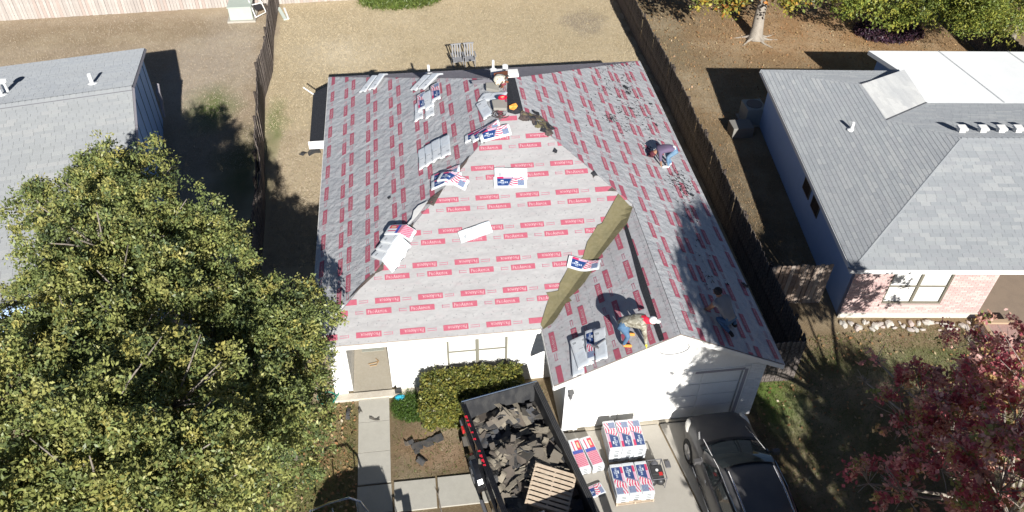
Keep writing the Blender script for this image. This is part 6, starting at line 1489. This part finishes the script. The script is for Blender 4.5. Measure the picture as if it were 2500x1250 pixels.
for k, (px0, py0, px1, py1, lab, w_) in enumerate(((680, 19, 697, 48, 'pale green board lying by the fence at the top of the middle yard', .17), (694, 20, 704, 46, 'narrow white board lying next to the pale green one', .1))):
    a, b = at(px0, py0, .05), at(px1, py1, .05); d = b-a; o = MB().box((0, 0, 0), (d.length, w_, .06)).build('board', mat('pale_board', (.56, .62, .56), .7) if k == 0 else m_white, bevel=.005); o.location = (a+b)/2; o.rotation_euler = (0, 0, math.atan2(d.y, d.x)); tag(o, lab, 'board')
ub = empty('utility_box', (-9.75, 25.15, 0)); tag(ub, 'pale green utility transformer box in the corner by the fences', 'utility box')
m_green = mat('pale_green_metal', (.42, .47, .41), .5, noises=[(3, (.48, .52, .46), .4)])
MB().box((0, 0, .38), (1.15, .95, .76)).build('cabinet', m_green, ub, bevel=.04); MB().box((0, -.03, .79), (1.2, 1.05, .05)).build('lid', m_green, ub, bevel=.02); MB().box((0, 0, .05), (1.4, 1.25, .1)).build('pad', m_conc, ub, bevel=.01)
bc2 = empty('white_lawn_chair', (-8.95, 25.1, .2), .6); tag(bc2, 'broken white metal lawn chair leaning beside the utility box', 'chair')
f_ = MB(); f_.tube([(-.3, -.3, 0), (-.25, .3, .8), (.3, .35, .9), (.3, -.3, .1), (-.3, -.3, 0)], .03, 6).tube([(-.3, .1, .5), (.35, .0, .5)], .025, 6); f_.build('frame', m_white, bc2); MB().box((0, .28, .78), (.6, .12, .04), Matrix.Rotation(.5, 3, 'X')).build('seat_strap', m_white, bc2); MB().box((.05, -.05, .35), (.42, .35, .02), Matrix.Rotation(.4, 3, 'X')).build('seat', m_drk, bc2)
# stones edging the bed along the right house
m_stone = attr_mat('pale_stone', .85, [(8, (.42, .38, .33), .5), (30, (.6, .56, .5), .3)], bump=.5, bscale=20)
stc = pal([(.50, .47, .42), (.58, .55, .49), (.42, .38, .34), (.36, .31, .29), (.52, .42, .38)])
sms = []
for k in range(8):
    bm = bmesh.new(); bmesh.ops.create_icosphere(bm, subdivisions=1, radius=1)
    for v in bm.verts: v.co = Vector((v.co.x, v.co.y*.75, v.co.z*.5))*(1+.4*noise.noise(v.co*1.5+Vector((k*3, 0, 0))))
    me = D.meshes.new('edging_stone'); bm.to_mesh(me); bm.free(); me.materials.append(m_stone); attr_col(me, PAL[stc[k % 5]]); sms.append(me)
r = random.Random(4)
for k in range(44):
    px = 2055+k*8.6+r.uniform(-4, 4); py = 795+r.uniform(-9, 12)
    if 2390 < px < 2440 and r.random() < .5: continue
    p = at(px, py); s_ = r.uniform(.06, .14); o = D.objects.new('edging_stone', sms[k % 8]); COL.objects.link(o); o.location = (p.x, p.y, s_*.3); o.scale = (s_*1.3, s_, s_); o.rotation_euler = (0, 0, r.random()*6)
    tag(o, '%s %s edging stone in the row %s of the brick house' % (('small', 'middling', 'large')[int((s_-.06)/.027)] if s_ < .139 else 'large', ('grey-beige', 'cream', 'tan', 'dark', 'pinkish')[k % 5], ('below the left corner', 'left of the window', 'under the window left half', 'under the window right half', 'right of the window', 'near the planter')[min(5, k//8)]), 'stone', 'edging stones along the brick house')
